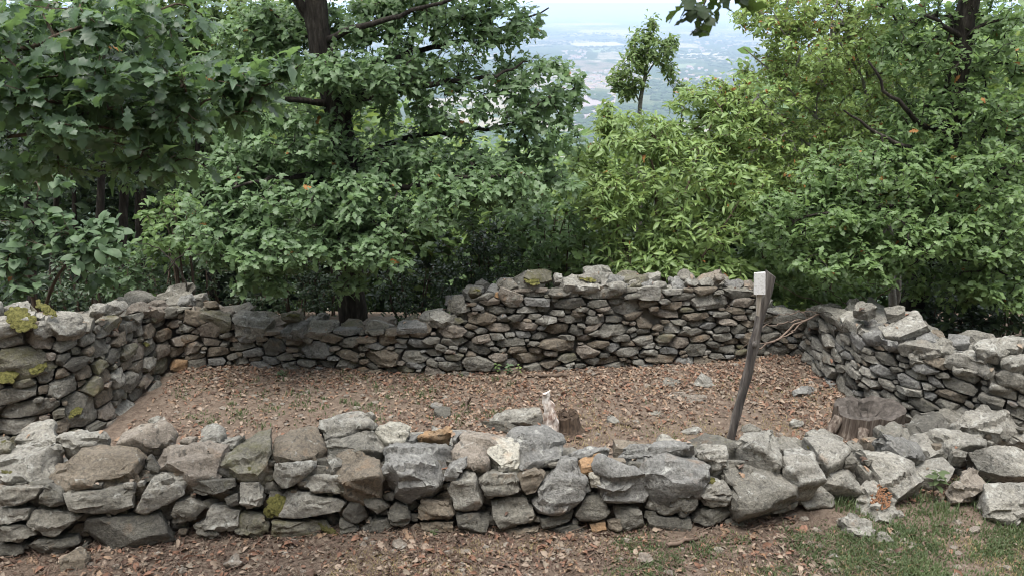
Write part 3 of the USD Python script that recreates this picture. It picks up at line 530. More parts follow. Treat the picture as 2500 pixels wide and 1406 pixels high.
# loose stones on the crest of the back wall: pixel outline box (centre, width, height)
def crest(cnt, w, u, v, w_, h_, mk, seed, back_off=.16, upn=.45, edge=.03, depth=.16, sides=7):
    r = np.random.default_rng(seed); ang = np.sort(r.uniform(0, 2 * math.pi / sides, sides) * .7 + np.arange(sides) * 2 * math.pi / sides)
    se = np.abs(np.cos(ang)) ** .75 * np.sign(np.cos(ang)); sn = np.abs(np.sin(ang)) ** .75 * np.sign(np.sin(ang))
    xy = np.stack([u + se * w_ / 2 * r.uniform(.88, 1.08, sides), v + sn * h_ / 2 * r.uniform(.88, 1.08, sides)], 1)
    j = None
    d = ray(u, v); k = min(range(len(w.p)), key=lambda q: abs(proj(np.r_[w.p[q], .7])[0, 0] - u)); n = w.nrm(w.s[k]); b = w.p[k] - n * back_off
    t = np.dot(b - EYE[:2], n) / np.dot(d[:2], n); p = EYE + d * t
    nn = unit(np.r_[n * (1 - upn), upn])
    return cnt.put(px_stone(xy, p, nn, r, depth, edge=edge, bulge=r.uniform(.12, .22), rough=.8), mk), p, nn
for i, a in enumerate(((1312, 672, 76, 34, 'm'), (1362, 678, 26, 24, 'l'), (1440, 680, 64, 22, 'g'), (1502, 684, 44, 30, 's'), (1548, 692, 28, 20, 'l'), (1580, 692, 34, 28, 's'), (1640, 712, 60, 40, 'l'), (1610, 694, 40, 18, 'l'), (1690, 686, 32, 24, 'l'), (1726, 688, 40, 22, 'l'), (1758, 676, 28, 18, 'p'), (1795, 692, 50, 26, 's'), (1828, 700, 36, 34, 'p'),
    (1160, 710, 34, 18, 'm'), (1120, 735, 34, 34, 'g'), (1240, 694, 56, 26, 'g'), (712, 772, 54, 26, 'm'), (785, 798, 70, 30, 'b'), (900, 802, 68, 22, 'p'), (480, 762, 54, 34, 'b'), (515, 742, 40, 18, 'b'), (545, 772, 50, 26, 'g'), (640, 796, 46, 20, 'g'), (1520, 712, 52, 44, 's'), (1470, 700, 40, 26, 'l'), (1565, 718, 44, 24, 'g'), (1860, 708, 30, 24, 'g'))):
    pr, p, nn = crest(bc, back, *a, seed=300 + i, depth=.15)
    if a[0] == 1312: moss_on(on_plane(1298, 684, p, nn) + nn * .03, unit(nn + [0, 0, .4]), (.1, .06), rng, pr)
    if a[0] == 1440: moss_on(on_plane(1432, 678, p, nn) + nn * .02, unit(nn + [0, 0, 1.2]), (.12, .05), rng, pr)
    if a[0] == 712: moss_on(on_plane(714, 764, p, nn) + nn * .01, [0, 0, 1], (.11, .06), rng, pr, M['moss_dark'])
    if a[0] == 1160: moss_on(on_plane(1162, 704, p, nn) + nn * .01, [0, 0, 1], (.06, .035), rng, pr)

# ---------------------------------------------------------------- left wall
rng = np.random.default_rng(31)
lp = smoothline([(-5.6, 5.85), (-4.6, 6.02), (-4.0, 6.2), (-3.68, 6.6), (-3.62, 7.15), (-3.58, 7.65), (-3.3, 7.85)], 60)
left = Wall(lp, np.interp(np.linspace(0, 1, 60), [0, .4, .6, .8, .93, 1], [1.2, 1.15, .98, .8, .7, .64]), .6, 1)
lw = thing('dry_stone_wall', 'mossy dry stone wall on the left, tall and curving round to the far corner', 'wall', kind='thing')
build_core(left, lw, inset=.09, drop=.1)
lc = Counter(lw)
bigl = []
for u, v, w_, h_, a_ in ((55, 880, 120, 86, 0), (30, 965, 110, 36, 0), (70, 1000, 130, 40, 3), (100, 830, 90, 56, 0), (150, 790, 100, 60, -10), (30, 830, 60, 40, 0), (25, 1040, 120, 40, 0), (200, 1000, 70, 90, 0)):
    s_, h__, p = in_wall(left, u, v); m_ = np.linalg.norm(p - EYE) / FPX; bigl.append((s_, h__, w_ / 2 * m_, h_ / 2 * m_, -math.radians(a_)))
face_stones(left, lc, rng, 330, (.04, .14), (.03, .085), [('g', 4), ('b', 3), ('p', 3), ('l', 2), ('d', 1.5), ('m', 1.6), ('o', .12)], fixed=bigl, shrink=.005, edge=.026, ang=.12)
cap_stones(left, lc, rng, 60, (.08, .19), (.07, .14), [('l', 6), ('g', 2), ('p', 2), ('m', 2)], edge=.042, tilt=.1, lift=-.03, keep=lambda q: q[1] > 716 or q[0] < 200)
for i, a in enumerate(((392, 745, 52, 28, 'p'), (430, 756, 40, 24, 'm'), (340, 752, 60, 26, 'p'), (285, 748, 56, 30, 'l'), (245, 752, 46, 30, 'l'), (160, 790, 104, 60, 'l'))): crest(lc, left, *a, seed=450 + i, back_off=.1, depth=.14)
for u, v, r in ((52, 772, (.17, .1)), (92, 888, (.06, .08)), (18, 905, (.1, .1)), (105, 746, (.14, .05)), (350, 835, (.035, .06)), (180, 1000, (.04, .08))):
    s_, h__, p = in_wall(left, u, v); n = left.nrm(np.clip(s_, 0, left.L))
    kids = [c for c in lw.GetChildren() if c.GetName().startswith('stone')]
    best = min(kids, key=lambda c: np.linalg.norm(np.array(UsdGeom.Mesh(c).GetPointsAttr().Get()).mean(0) - p))
    moss_on(p + np.r_[n, 0] * .05, np.r_[n * .7, .7], r, rng, best)
# ---------------------------------------------------------------- right wall
rng = np.random.default_rng(41)
rb = [(1945, 868), (1990, 905), (2050, 958), (2150, 1012), (2240, 1042), (2330, 1062), (2440, 1095), (2600, 1130)]
rbase = smoothline([on_z(u, v)[:2] for u, v in rb], 60)
right = Wall(rbase, np.interp(np.linspace(0, 1, 60), [0, .12, .3, .6, .8, 1], [.5, .66, .72, .72, .64, .54]), .62, 1)
rw = thing('dry_stone_wall', 'dry stone wall on the right with large flat slabs lying along its broad top', 'wall', kind='thing')
build_core(right, rw, inset=.09, drop=.1)
rc = Counter(rw)
face_stones(right, rc, rng, 250, (.045, .17), (.024, .06), [('g', 6), ('l', 3), ('s', 2), ('b', 1.5), ('d', 1), ('p', .8)], shrink=.005, edge=.025, ang=-.18)
cap_stones(right, rc, rng, 56, (.12, .3), (.08, .17), [('l', 5), ('g', 4), ('s', 2), ('b', 1)], edge=.035, tilt=.15, th=(.05, .1))
for i, a in enumerate(((2112, 750, 56, 26, 'g'), (2182, 756, 60, 20, 'g'), (2210, 795, 150, 60, 'l'), (2290, 850, 90, 40, 'g'), (2370, 880, 120, 56, 'l'), (2340, 826, 70, 30, 's'), (2260, 868, 80, 48, 'g'), (2420, 850, 90, 46, 'l'), (2470, 835, 70, 34, 'l'), (2450, 930, 100, 40, 'g'), (2480, 880, 70, 40, 'l'), (2040, 790, 40, 34, 'g'), (2072, 775, 44, 30, 'l'))):
    crest(rc, right, *a, seed=400 + i, back_off=.14 if a[0] < 2150 or a[1] > 840 else .3, depth=.1, upn=.8, edge=.026, sides=6)

# ---------------------------------------------------------------- leaves, branches, trees
def leaf_shape(xs, ws, fold=.22, droop=.18, wave=.03):
    v, f = [], []
    for i, (x, w) in enumerate(zip(xs, ws)):
        z = -droop * x * x + .06 * math.sin(3 * x)
        v += [(x, 0, z), (x, w, z + fold * w + wave * math.sin(i * 2.1)), (x, -w, z + fold * w - wave * math.sin(i * 2.4))]
    for i in range(len(xs) - 1):
        a, b = 3 * i, 3 * i + 3
        f += [[a, b, b + 1], [a, b + 1, a + 1], [a, a + 2, b + 2], [a, b + 2, b]]
    return np.array(v, float), np.array(f)
LEAF = {
    'oak': leaf_shape([0, .1, .22, .3, .42, .5, .63, .71, .83, .9, 1], [.01, .05, .15, .085, .225, .13, .28, .155, .21, .12, .03]),
    'oak_far': leaf_shape([0, .22, .31, .45, .55, .72, .82, 1], [.02, .15, .09, .25, .15, .27, .15, .04]),
    'oak_curl': leaf_shape([0, .22, .31, .45, .55, .72, .82, 1], [.02, .12, .07, .2, .12, .21, .12, .04], fold=.6, droop=.5),
    'chestnut_curl': leaf_shape([0, .12, .35, .6, .85, 1], [.01, .06, .11, .115, .07, 0], fold=.6, droop=.6),
    'small_curl': leaf_shape([0, .3, .65, 1], [.02, .16, .19, .02], fold=.7, droop=.5),
    'chestnut': leaf_shape([0, .12, .35, .6, .85, 1], [.01, .07, .135, .14, .08, 0], fold=.35, droop=.3),
    'round': leaf_shape([0, .12, .35, .6, .85, 1], [.01, .14, .26, .29, .2, .02], fold=.2),
    'small': leaf_shape([0, .3, .65, 1], [.02, .2, .23, .02], fold=.3),
}
def place_leaves(kind, pos, d, n, size, widths=None):
    """Merged leaves: their tips point along d, their upper sides face n."""
    tv, tf = LEAF[kind]; d = unit(d); n = unit(n - d * (n * d).sum(1, keepdims=True)); s = np.cross(n, d)
    w = np.ones(len(pos)) if widths is None else widths
    v = pos[:, None] + size[:, None, None] * (tv[None, :, :1] * d[:, None] + tv[None, :, 1:2] * w[:, None, None] * s[:, None] + tv[None, :, 2:] * n[:, None])
    return v, tf
def merge(v, tf):
    k, m = v.shape[:2]
    return v.reshape(-1, 3), (tf[None] + (np.arange(k) * m)[:, None, None]).reshape(-1, 3)
def U(u, v, y): return at_y(u, v, y)
def ell(rng, u, v, y, ru, rv, ry, n, shell=.35):
    c = at_y(u, v, y); m = np.dot(c - EYE, FWD) / FPX
    p = unit(rng.normal(size=(n, 3))) * (rng.uniform(shell ** 3, 1, (n, 1)) ** (1 / 3))
    return c + p * [ru * m, ry, rv * m]
def grow(rng, limbs, att, step=.09, tip=.0028, bend=.35, reach=1e9):
    """limbs: list of (points, radii). Twigs are grown from them to every point of att, each from the nearest wood there is. Returns nodes, parents, radii and the tips."""
    pos, par, fixed = [], [], []
    for pts, rad in limbs:
        L_ = np.linalg.norm(np.diff(pts, axis=0), axis=1).sum(); k = max(3, int(L_ / .14)); q = smoothline(pts, k); r = np.interp(np.linspace(0, 1, k), np.linspace(0, 1, len(rad)), rad)
        for i in range(k): pos.append(q[i]); par.append(-1); fixed.append(r[i])
    n0 = len(pos); pos = list(pos); tips = []
    left = np.arange(len(att)); dist = cKDTree(np.array(pos)).query(att)[0]
    order = np.argsort(dist); chunk = 24; i = 0
    while i < len(order):
        tree = cKDTree(np.array(pos)); ids = order[i:i + chunk]; i += chunk
        dd, nn = tree.query(att[ids])
        for a_, k, dk in zip(ids, nn, dd):
            A, B = np.array(pos[k]), att[a_]; m = max(2, int(dk / step)); t = np.linspace(0, 1, m + 1)[1:, None]
            prev = np.array(pos[par[k]]) if par[k] >= 0 else A - [0, 0, .2]
            ctrl = A + unit(A - prev) * dk * bend * .6 + (B - A) * .35 + rng.normal(0, .07, 3) * dk + [0, 0, .06 * dk]
            q = (1 - t) ** 2 * A + 2 * t * (1 - t) * ctrl + t * t * B
            last = k
            for p in q: pos.append(p); par.append(last); last = len(pos) - 1; fixed.append(0)
            tips.append(last)
        if i < len(order):
            rest = order[i:]; d2 = cKDTree(np.array(pos)).query(att[rest])[0]; order[i:] = rest[np.argsort(d2)]
            chunk = min(60, chunk + 2)
    pos, par = np.array(pos), np.array(par); cnt = np.zeros(len(pos)); cnt[tips] = 1
    for k in range(len(pos) - 1, n0 - 1, -1): cnt[par[k]] += cnt[k] if par[k] >= n0 else 0
    rad = np.where(np.arange(len(pos)) < n0, fixed, tip * np.maximum(cnt, 1) ** .42)
    return pos, par, rad, np.array(tips), n0
def twig_mesh(pos, par, rad, n0):
    k = np.arange(n0, len(pos)); a, b = pos[par[k]], pos[k]; d = unit(b - a); x = unit(np.cross(d, [.31, .52, .79])); y = np.cross(d, x)
    ra = np.where(par[k] < n0, rad[k] * 1.15, rad[par[k]]); V = []
    for j in range(3):
        c, s = math.cos(j * 2.094), math.sin(j * 2.094); e = c * x + s * y
        V += [a + e * ra[:, None], b + e * rad[k][:, None]]
    v = np.stack(V, 1); f = []
    for j in range(3):
        p, q = 2 * j, 2 * ((j + 1) % 3); f += [[p, q, q + 1], [p, q + 1, p + 1]]
    return merge(v, np.array(f))
NLEAF = [0]
def tree(name, label, category, trunk, limbs, att, leaf, size, mat, bark, rng, per_tip=7, along=2, n_parts=0, light=(0, -.3, 1.0), spread=.45, group=None, stems='trunk', extra=None, tip=.0028, droop=.12, swarm=.03, far=None):
    """trunk: list of (points, radii), limbs the same; att: where the leafy twigs end."""
    t = thing(name, label, category, group)
    T = trunk + limbs
    for i, (p, r) in enumerate(trunk):
        k = max(6, int(np.linalg.norm(np.diff(p, axis=0), axis=1).sum() / .12)); q = smoothline(p, k); rr = np.interp(np.linspace(0, 1, k), np.linspace(0, 1, len(r)), r)
        v, f = tube(q, rr, 12 if max(r) > .05 else 7); v = v + .22 * max(r) * np.stack([nz(v, 7, s) for s in (1, 2, 3)], 1)
        obj(stems, (v, f), bark, t, smooth=True)
    for p, r in limbs:
        k = max(5, int(np.linalg.norm(np.diff(p, axis=0), axis=1).sum() / .1)); q = smoothline(p, k); q[1:-1] += rng.normal(0, .012, (k - 2, 3))
        rr = np.interp(np.linspace(0, 1, k), np.linspace(0, 1, len(r)), r)
        obj('limb', tube(q, rr, 6), bark, t, smooth=True)
    att = np.vstack(att)
    pos, par, rad, tips, n0 = grow(rng, T, att, tip=tip)
    obj('twigs', twig_mesh(pos, par, rad, n0), bark, t, kind='stuff')
    # leaves: rosettes at the tips, a few along the twigs
    P, D, sc = [], [], []
    for k in tips:
        d = unit(pos[k] - pos[par[k]]); n_ = max(2, int(per_tip + rng.normal(0, 1.4))); ph = rng.uniform(0, 6.28)
        x = unit(np.cross(d, [0, 0, 1.0]) + 1e-6); y = np.cross(x, d)
        for j in range(n_):
            a = ph + j * 2.4 + rng.normal(0, .25); q = math.cos(a) * x + math.sin(a) * y
            D.append(q * rng.uniform(.8, 1.2) + d * rng.uniform(.1, .9) + [0, 0, -droop]); P.append(pos[k] + rng.normal(0, swarm, 3) - d * rng.uniform(0, .06)); sc.append(rng.uniform(.5, 1.25))
        m = par[k]
        for j in range(along):
            if m < n0: break
            a = rng.uniform(0, 6.28); q = math.cos(a) * x + math.sin(a) * y
            D.append(q + d * rng.uniform(0, .6) + [0, 0, -droop]); P.append(pos[m]); sc.append(rng.uniform(.55, 1.0)); m = par[m]
    P, D, sc = np.array(P), np.array(D), np.array(sc) * size
    D[:, 2] *= .55; D = unit(D)
    N = np.array(light) + rng.normal(0, spread, (len(P), 3)); W = rng.uniform(.85, 1.18, len(P))
    NLEAF[0] += len(P)
    pr = proj(P); inside = (pr[:, 0] > 0) & (pr[:, 0] < 2500) & (pr[:, 1] > 0) & (pr[:, 1] < 1406)
    order = np.argsort(np.where(inside, pr[:, 2], 1e6)); own = order[:n_parts]; rest = np.setdiff1d(np.arange(len(P)), own)
    v, tf = place_leaves(leaf, P[own], D[own], N[own], sc[own], W[own]) if n_parts else (np.zeros((0, 1, 3)), None)
    odd = rng.uniform(size=len(own))
    for k in range(len(v)):
        mk = LF['orange'] if extra and odd[k] < extra else mat
        obj('leaf', (v[k], tf), mk, t, smooth=True, label='withered orange leaf' if mk is LF['orange'] else None)
    lf2 = far or leaf
    if extra:
        o = rng.uniform(size=len(rest)) < extra
        if o.any():
            vv = place_leaves(lf2, P[rest[o]], D[rest[o]], N[rest[o]], sc[rest[o]], W[rest[o]]); obj('withered_leaves', merge(*vv), LF['orange'], t, smooth=True, kind='stuff')
        rest = rest[~o]
    cu = rng.uniform(size=len(rest)) < .16; B = Bag()          # some of the leaves are folded and curled
    for sel, kd in ((~cu, lf2), (cu, {'oak': 'oak_curl', 'oak_far': 'oak_curl', 'chestnut': 'chestnut_curl', 'small': 'small_curl'}.get(lf2, lf2))):
        B.add(*merge(*place_leaves(kd, P[rest[sel]], D[rest[sel]], N[rest[sel]], sc[rest[sel]], W[rest[sel]])))
    obj('crown', B.get(), mat, t, smooth=True, kind='stuff')
    return t
def line(*a): return np.array([U(u, v, y) for u, v, y in a])
R = np.random.default_rng
# the oak in the middle: its trunk stands just behind the back wall
r = R(1)
E = [(650, 600, 7.5, 180, 62, .5, 78), (560, 560, 7.7, 120, 60, .5, 46), (900, 605, 7.7, 130, 52, .45, 46), (855, 695, 7.7, 60, 20, .2, 8), (640, 690, 7.4, 80, 22, .2, 13), (700, 480, 8, 260, 80, .7, 120), (1000, 480, 8.2, 280, 90, .8, 140),
     (1250, 440, 8.4, 180, 70, .7, 90), (1330, 330, 8.8, 100, 60, .6, 44), (950, 390, 8.6, 300, 55, .7, 90), (1100, 240, 8.9, 300, 85, .8, 125), (1310, 200, 9, 100, 70, .6, 40), (1000, 120, 9, 250, 90, .8, 110), (1230, 60, 9.2, 100, 55, .5, 44),
     (900, 180, 8.4, 150, 60, .5, 50), (700, 330, 8.4, 200, 70, .6, 90), (560, 420, 8.2, 120, 60, .5, 46), (620, 190, 8.9, 150, 90, .7, 46), (650, 50, 9.2, 150, 50, .6, 26), (900, -130, 9, 420, 110, 1.2, 90), (1200, -140, 9, 200, 90, 1, 40), (1080, 10, 9.1, 160, 50, .6, 50), (640, 100, 9.2, 110, 70, .6, 40), (880, 50, 9.3, 110, 60, .6, 44), (700, 40, 9.3, 110, 60, .6, 50), (960, 10, 9.4, 120, 40, .6, 40), (800, 185, 8.2, 90, 40, .3, 26), (860, 560, 8.0, 90, 60, .3, 24), (720, 100, 9, 60, 50, .4, 24), (1400, 230, 9.2, 30, 60, .3, 10)]
trunk = [(line((870, 860, 8.75), (857, 700, 8.75), (850, 520, 8.75), (842, 380, 8.75), (826, 280, 8.75), (802, 200, 8.75), (782, 120, 8.75), (772, 40, 8.75), (768, -80, 8.75), (762, -300, 8.75)), [.19, .165, .15, .145, .14, .13, .125, .12, .11, .08])]
limbs = [(line((786, 115, 8.75), (850, 75, 8.6), (930, 50, 8.5), (1040, 20, 8.4), (1150, -20, 8.3)), [.042, .03, .021, .012]), (line((772, 60, 8.75), (735, 15, 8.7), (690, -60, 8.6)), [.06, .05, .03]),
         (line((840, 290, 8.75), (880, 240, 8.6), (920, 232, 8.5), (1000, 212, 8.6), (1150, 195, 8.7), (1300, 150, 8.9)), [.07, .06, .04, .03, .02, .01]), (line((815, 255, 8.75), (760, 250, 8.6), (690, 245, 8.5), (600, 250, 8.4), (520, 275, 8.3)), [.05, .035, .03, .02, .01]),
         (line((845, 410, 8.75), (950, 352, 9), (1010, 333, 9.1), (1130, 322, 9.1), (1250, 300, 9.1), (1360, 255, 9.1)), [.06, .035, .03, .025, .018, .008]), (line((850, 520, 8.75), (780, 545, 8.2), (700, 600, 7.7), (610, 655, 7.3)), [.05, .03, .02, .008]),
         (line((850, 500, 8.75), (930, 520, 8.3), (990, 570, 7.9), (960, 650, 7.7)), [.05, .03, .02, .008]), (line((845, 420, 8.75), (740, 430, 8.3), (640, 440, 7.9), (540, 465, 7.6)), [.05, .03, .02, .008]),
         (line((825, 262, 8.75), (900, 180, 9), (1000, 130, 9.2), (1200, 80, 9.4), (1340, 20, 9.5)), [.06, .04, .03, .02, .008]), (line((848, 450, 8.75), (1000, 455, 8.3), (1150, 432, 8.2), (1310, 440, 8.2)), [.05, .035, .022, .008]),
         (line((768, -80, 8.75), (900, -120, 8.6), (1150, -150, 8.6)), [.06, .04, .01])]
tree('oak_tree', 'broad oak tree with dark trunk behind the back wall, leafy sprays hanging over it', 'tree', trunk, limbs, [ell(r, *e[:6], int(e[6] * 1.7)) for e in E], 'oak', .105, LF['oak_blue'], M['bark'], r, per_tip=8, along=4, n_parts=300, far='oak_far', extra=.003)
# near oak reaching in at the top left
r = R(2)
E = [(120, 60, 4.2, 190, 70, .4, 42), (350, 50, 4.4, 150, 50, .35, 26), (100, 200, 4.2, 180, 60, .4, 42), (330, 190, 4.3, 190, 55, .4, 46), (560, 195, 4.5, 120, 36, .3, 24), (700, 158, 4.5, 45, 8, .08, 6), (160, 300, 4.2, 220, 50, .4, 40), (420, 290, 4.4, 180, 50, .35, 36), (300, 385, 4.3, 200, 36, .3, 20), (450, 415, 4.4, 60, 22, .2, 6), (60, 400, 4.2, 90, 36, .3, 10), (590, 265, 4.6, 80, 36, .3, 12)]
trunk = [(np.array([(-4.9, 3.6, -.1), (-4.85, 3.7, 1.2), (-4.7, 3.75, 2.4), (-4.6, 3.8, 3.6), (-4.6, 3.9, 5.2)]), [.24, .2, .17, .15, .1])]
limbs = [(np.vstack([[(-4.7, 3.75, 2.5)], line((-150, 345, 4.0), (150, 320, 4.2), (330, 308, 4.3), (490, 302, 4.4))]), [.05, .02, .014, .01, .005]), (np.vstack([[(-4.65, 3.8, 2.9)], line((-120, 210, 4.0), (200, 255, 4.2), (430, 272, 4.3), (560, 228, 4.4), (735, 158, 4.5))]), [.06, .022, .016, .012, .008, .004]),
         (np.vstack([[(-4.62, 3.8, 3.3)], line((-100, 150, 4.0), (60, 120, 4.2), (150, 84, 4.2), (330, 40, 4.3), (430, 10, 4.4))]), [.07, .026, .02, .016, .01, .005]), (np.vstack([[(-4.62, 3.8, 2.7)], line((-120, 260, 4.0), (60, 262, 4.0), (250, 330, 4.2), (420, 400, 4.3))]), [.05, .018, .012, .009, .004])]
tree('oak_tree', 'near oak whose large lobed leaves on bare horizontal twigs fill the upper left corner', 'tree', trunk, limbs, [ell(r, *e) for e in E], 'oak', .118, LF['oak_near'], M['bark_brown'], r, per_tip=7, along=3, n_parts=300, extra=.006, spread=.6)
# the oak at the right
r = R(3)
E = [(2150, 420, 8.4, 200, 80, .7, 110), (2350, 420, 8.3, 150, 80, .7, 90), (2000, 520, 8.3, 150, 70, .6, 85), (2200, 560, 8, 200, 70, .6, 110), (2400, 560, 8, 140, 80, .6, 85), (2030, 625, 8, 120, 45, .5, 50), (2160, 655, 7.8, 70, 26, .3, 18), (2440, 690, 7.9, 120, 60, .5, 55), (2310, 690, 8.3, 110, 50, .5, 45), (1920, 580, 8.6, 90, 50, .5, 36),
     (2300, 280, 8.8, 150, 80, .8, 80), (2440, 250, 8.8, 110, 100, .8, 60), (2400, 110, 9, 130, 80, .8, 60), (2220, 130, 9, 100, 70, .7, 50), (2450, 20, 9, 100, 60, .7, 34), (2250, 10, 9.2, 130, 50, .7, 36), (2330, -140, 9, 300, 110, 1, 60), (2560, 400, 8.5, 80, 200, .7, 60)]
trunk = [(line((2215, 800, 8.9), (2245, 690, 8.9), (2290, 560, 8.9), (2318, 400, 8.9), (2322, 270, 8.9), (2345, 130, 8.9), (2362, 20, 8.9), (2372, -160, 8.9)), [.17, .14, .13, .125, .12, .11, .1, .07])]
limbs = [(line((2347, 95, 8.9), (2305, 62, 8.7), (2262, 40, 8.6)), [.035, .025, .015]), (line((2345, 98, 8.9), (2400, 62, 8.7), (2440, 50, 8.6)), [.03, .022, .012]), (line((2322, 330, 8.9), (2230, 290, 8.6), (2180, 235, 8.5), (2120, 150, 8.5)), [.05, .03, .02, .01]), (line((2318, 400, 8.9), (2180, 345, 8.4), (2060, 270, 8.4)), [.05, .03, .008]),
         (line((2305, 490, 8.9), (2150, 505, 8.3), (1990, 525, 8.1), (1900, 560, 8.2)), [.05, .03, .018, .006]), (line((2300, 510, 8.9), (2420, 430, 8.4), (2510, 390, 8.3)), [.05, .03, .012]), (line((2275, 600, 8.9), (2150, 610, 8.1), (2040, 650, 7.8)), [.045, .025, .006]), (line((2270, 610, 8.9), (2380, 640, 8.2), (2480, 680, 7.9)), [.045, .025, .006]), (line((2295, 540, 8.9), (2250, 560, 8.3), (2200, 540, 7.7)), [.04, .02, .006])]
tree('oak_tree', 'spreading oak behind the right wall, mid green leaves down to the stones', 'tree', trunk, limbs, [ell(r, *e[:6], int(e[6] * 1.8)) for e in E], 'oak', .094, LF['oak_mid'], M['bark'], r, per_tip=8, along=3, n_parts=300, far='oak_far', extra=.006)
# yellowing tree with pale thin stems
r = R(4)
E = [(1880, 230, 10, 110, 90, .7, 120), (1990, 120, 10, 150, 90, .8, 150), (1890, 40, 10.2, 100, 50, .7, 70), (2090, 260, 10, 120, 100, .8, 120), (1800, 270, 10, 60, 60, .5, 50), (1990, 340, 10, 150, 70, .7, 110), (1740, 230, 10, 36, 40, .3, 20), (2130, 60, 10.2, 120, 70, .7, 90), (1850, 360, 9.8, 110, 60, .6, 70), (2000, -90, 10, 220, 80, .9, 60), (1950, 30, 10.3, 170, 60, .7, 80), (2180, 150, 10.4, 120, 100, .8, 90), (1980, 420, 9.6, 130, 50, .6, 60)]
trunk = [(line((2180, 760, 9.9), (2150, 520, 9.9), (2110, 395, 9.9), (1990, 285, 9.9), (1870, 165, 9.9), (1815, 118, 9.9)), [.05, .04, .034, .026, .016, .006]), (line((2185, 760, 10), (2140, 480, 9.9), (2060, 395, 9.9), (1960, 345, 9.9), (1850, 232, 9.9)), [.045, .036, .03, .022, .006])]
limbs = [(line((2120, 405, 9.9), (2110, 210, 9.8), (2045, 95, 9.8), (1990, 10, 9.8)), [.028, .02, .012, .005]), (line((1990, 285, 9.9), (2010, 150, 9.8), (2040, 20, 9.8), (2050, -120, 9.9)), [.02, .015, .01, .004]), (line((1905, 200, 9.9), (1950, 130, 9.7), (1900, 60, 9.7), (1880, 20, 9.7)), [.016, .012, .008, .004])]
tree('slender_tree', 'slender tree with yellowing and orange small leaves on long pale leaning stems', 'tree', trunk, limbs, [ell(r, *e[:6], int(e[6] * 1.7)) for e in E], 'small', .072, LF['yellowing'], M['bark_grey'], r, per_tip=9, along=4, n_parts=0, extra=.035, stems='trunk', tip=.003, spread=.6)
# sweet chestnut bush
r = R(5)
E = [(1500, 480, 9.2, 100, 90, .6, 80), (1650, 420, 9.4, 150, 100, .7, 110), (1560, 330, 9.6, 120, 55, .6, 70), (1700, 560, 9, 120, 60, .5, 60), (1560, 600, 9, 110, 45, .5, 46), (1760, 310, 9.8, 90, 70, .6, 60), (1650, 650, 8.8, 150, 22, .3, 34), (1440, 400, 9.4, 50, 50, .5, 24), (1810, 460, 9.2, 80, 70, .5, 44), (1480, 290, 9.8, 30, 40, .3, 10), (1690, 250, 9.9, 60, 40, .4, 18)]
trunk = [(line((1590, 740, 9.2), (1592, 600, 9.2), (1602, 480, 9.3), (1570, 330, 9.5)), [.03, .024, .018, .006]), (line((1610, 740, 9.2), (1650, 560, 9.1), (1690, 420, 9.4), (1745, 290, 9.7)), [.028, .022, .016, .006]), (line((1575, 740, 9.2), (1510, 560, 9.1), (1450, 430, 9.3)), [.026, .018, .006]), (line((1620, 740, 9.2), (1720, 620, 8.9), (1800, 500, 9.1)), [.024, .016, .006])]
tree('chestnut_bush', 'yellow green chestnut bush with long pointed leaves behind the highest wall stones', 'bush', trunk, [], [ell(r, *e[:6], int(e[6] * 1.9)) for e in E], 'chestnut', .116, LF['chestnut'], M['bark_brown'], r, per_tip=8, along=4, n_parts=300, stems='stem', extra=.004, spread=.6, droop=.25)
# young tree against the plain
r = R(6)
E = [(1545, 175, 10.6, 42, 55, .3, 44), (1605, 120, 10.6, 42, 36, .3, 34), (1592, 62, 10.6, 12, 22, .1, 7), (1528, 225, 10.6, 28, 26, .2, 14), (1640, 100, 10.6, 10, 14, .1, 5), (1560, 110, 10.6, 24, 36, .2, 16), (1500, 195, 10.6, 16, 30, .15, 10), (1635, 170, 10.6, 26, 26, .2, 10), (1660, 215, 10.6, 20, 16, .1, 6)]
trunk = [(line((1560, 560, 10.6), (1560, 400, 10.6), (1562, 260, 10.6), (1576, 180, 10.6), (1590, 62, 10.6)), [.045, .04, .034, .024, .006])]
tree('young_tree', 'thin young tree with rounded green crown standing alone against the hazy plain', 'tree', trunk, [(line((1564, 255, 10.6), (1545, 200, 10.6), (1538, 130, 10.6)), [.012, .009, .003]), (line((1574, 190, 10.6), (1610, 140, 10.6), (1640, 100, 10.6)), [.012, .009, .003])], [ell(r, *e[:6], int(e[6] * 2.2)) for e in E], 'small', .07, LF['young'], M['bark_grey'], r, per_tip=7, along=3, tip=.0025)
# sprig of oak hanging into the top of the picture
r = R(7)
limb = np.vstack([[(2.6, 2.2, 5.2), (1.9, 2.5, 4.4)], line((1800, -120, 2.9), (1745, -30, 3.0), (1705, 45, 3.0))])
E = [np.array([U(1706, 34, 3.0), U(1690, 12, 3.0), U(1735, 18, 3.05), U(1745, -10, 3.05), U(1795, -10, 2.95), U(1770, -30, 3.0), U(1672, -4, 3.0), U(1820, -60, 2.9), U(1790, -90, 2.9)])]
tree('oak_sprig', 'dark sprig of lobed oak leaves hanging from above at the top edge, against pale sky', 'branch', [], [(limb, [.03, .022, .009, .006, .003])], E, 'oak', .108, LF['oak_shade_tone'], M['bark_brown'], r, per_tip=5, along=2, n_parts=80, stems='branch', light=(0, .1, 1), droop=.9, swarm=.01)
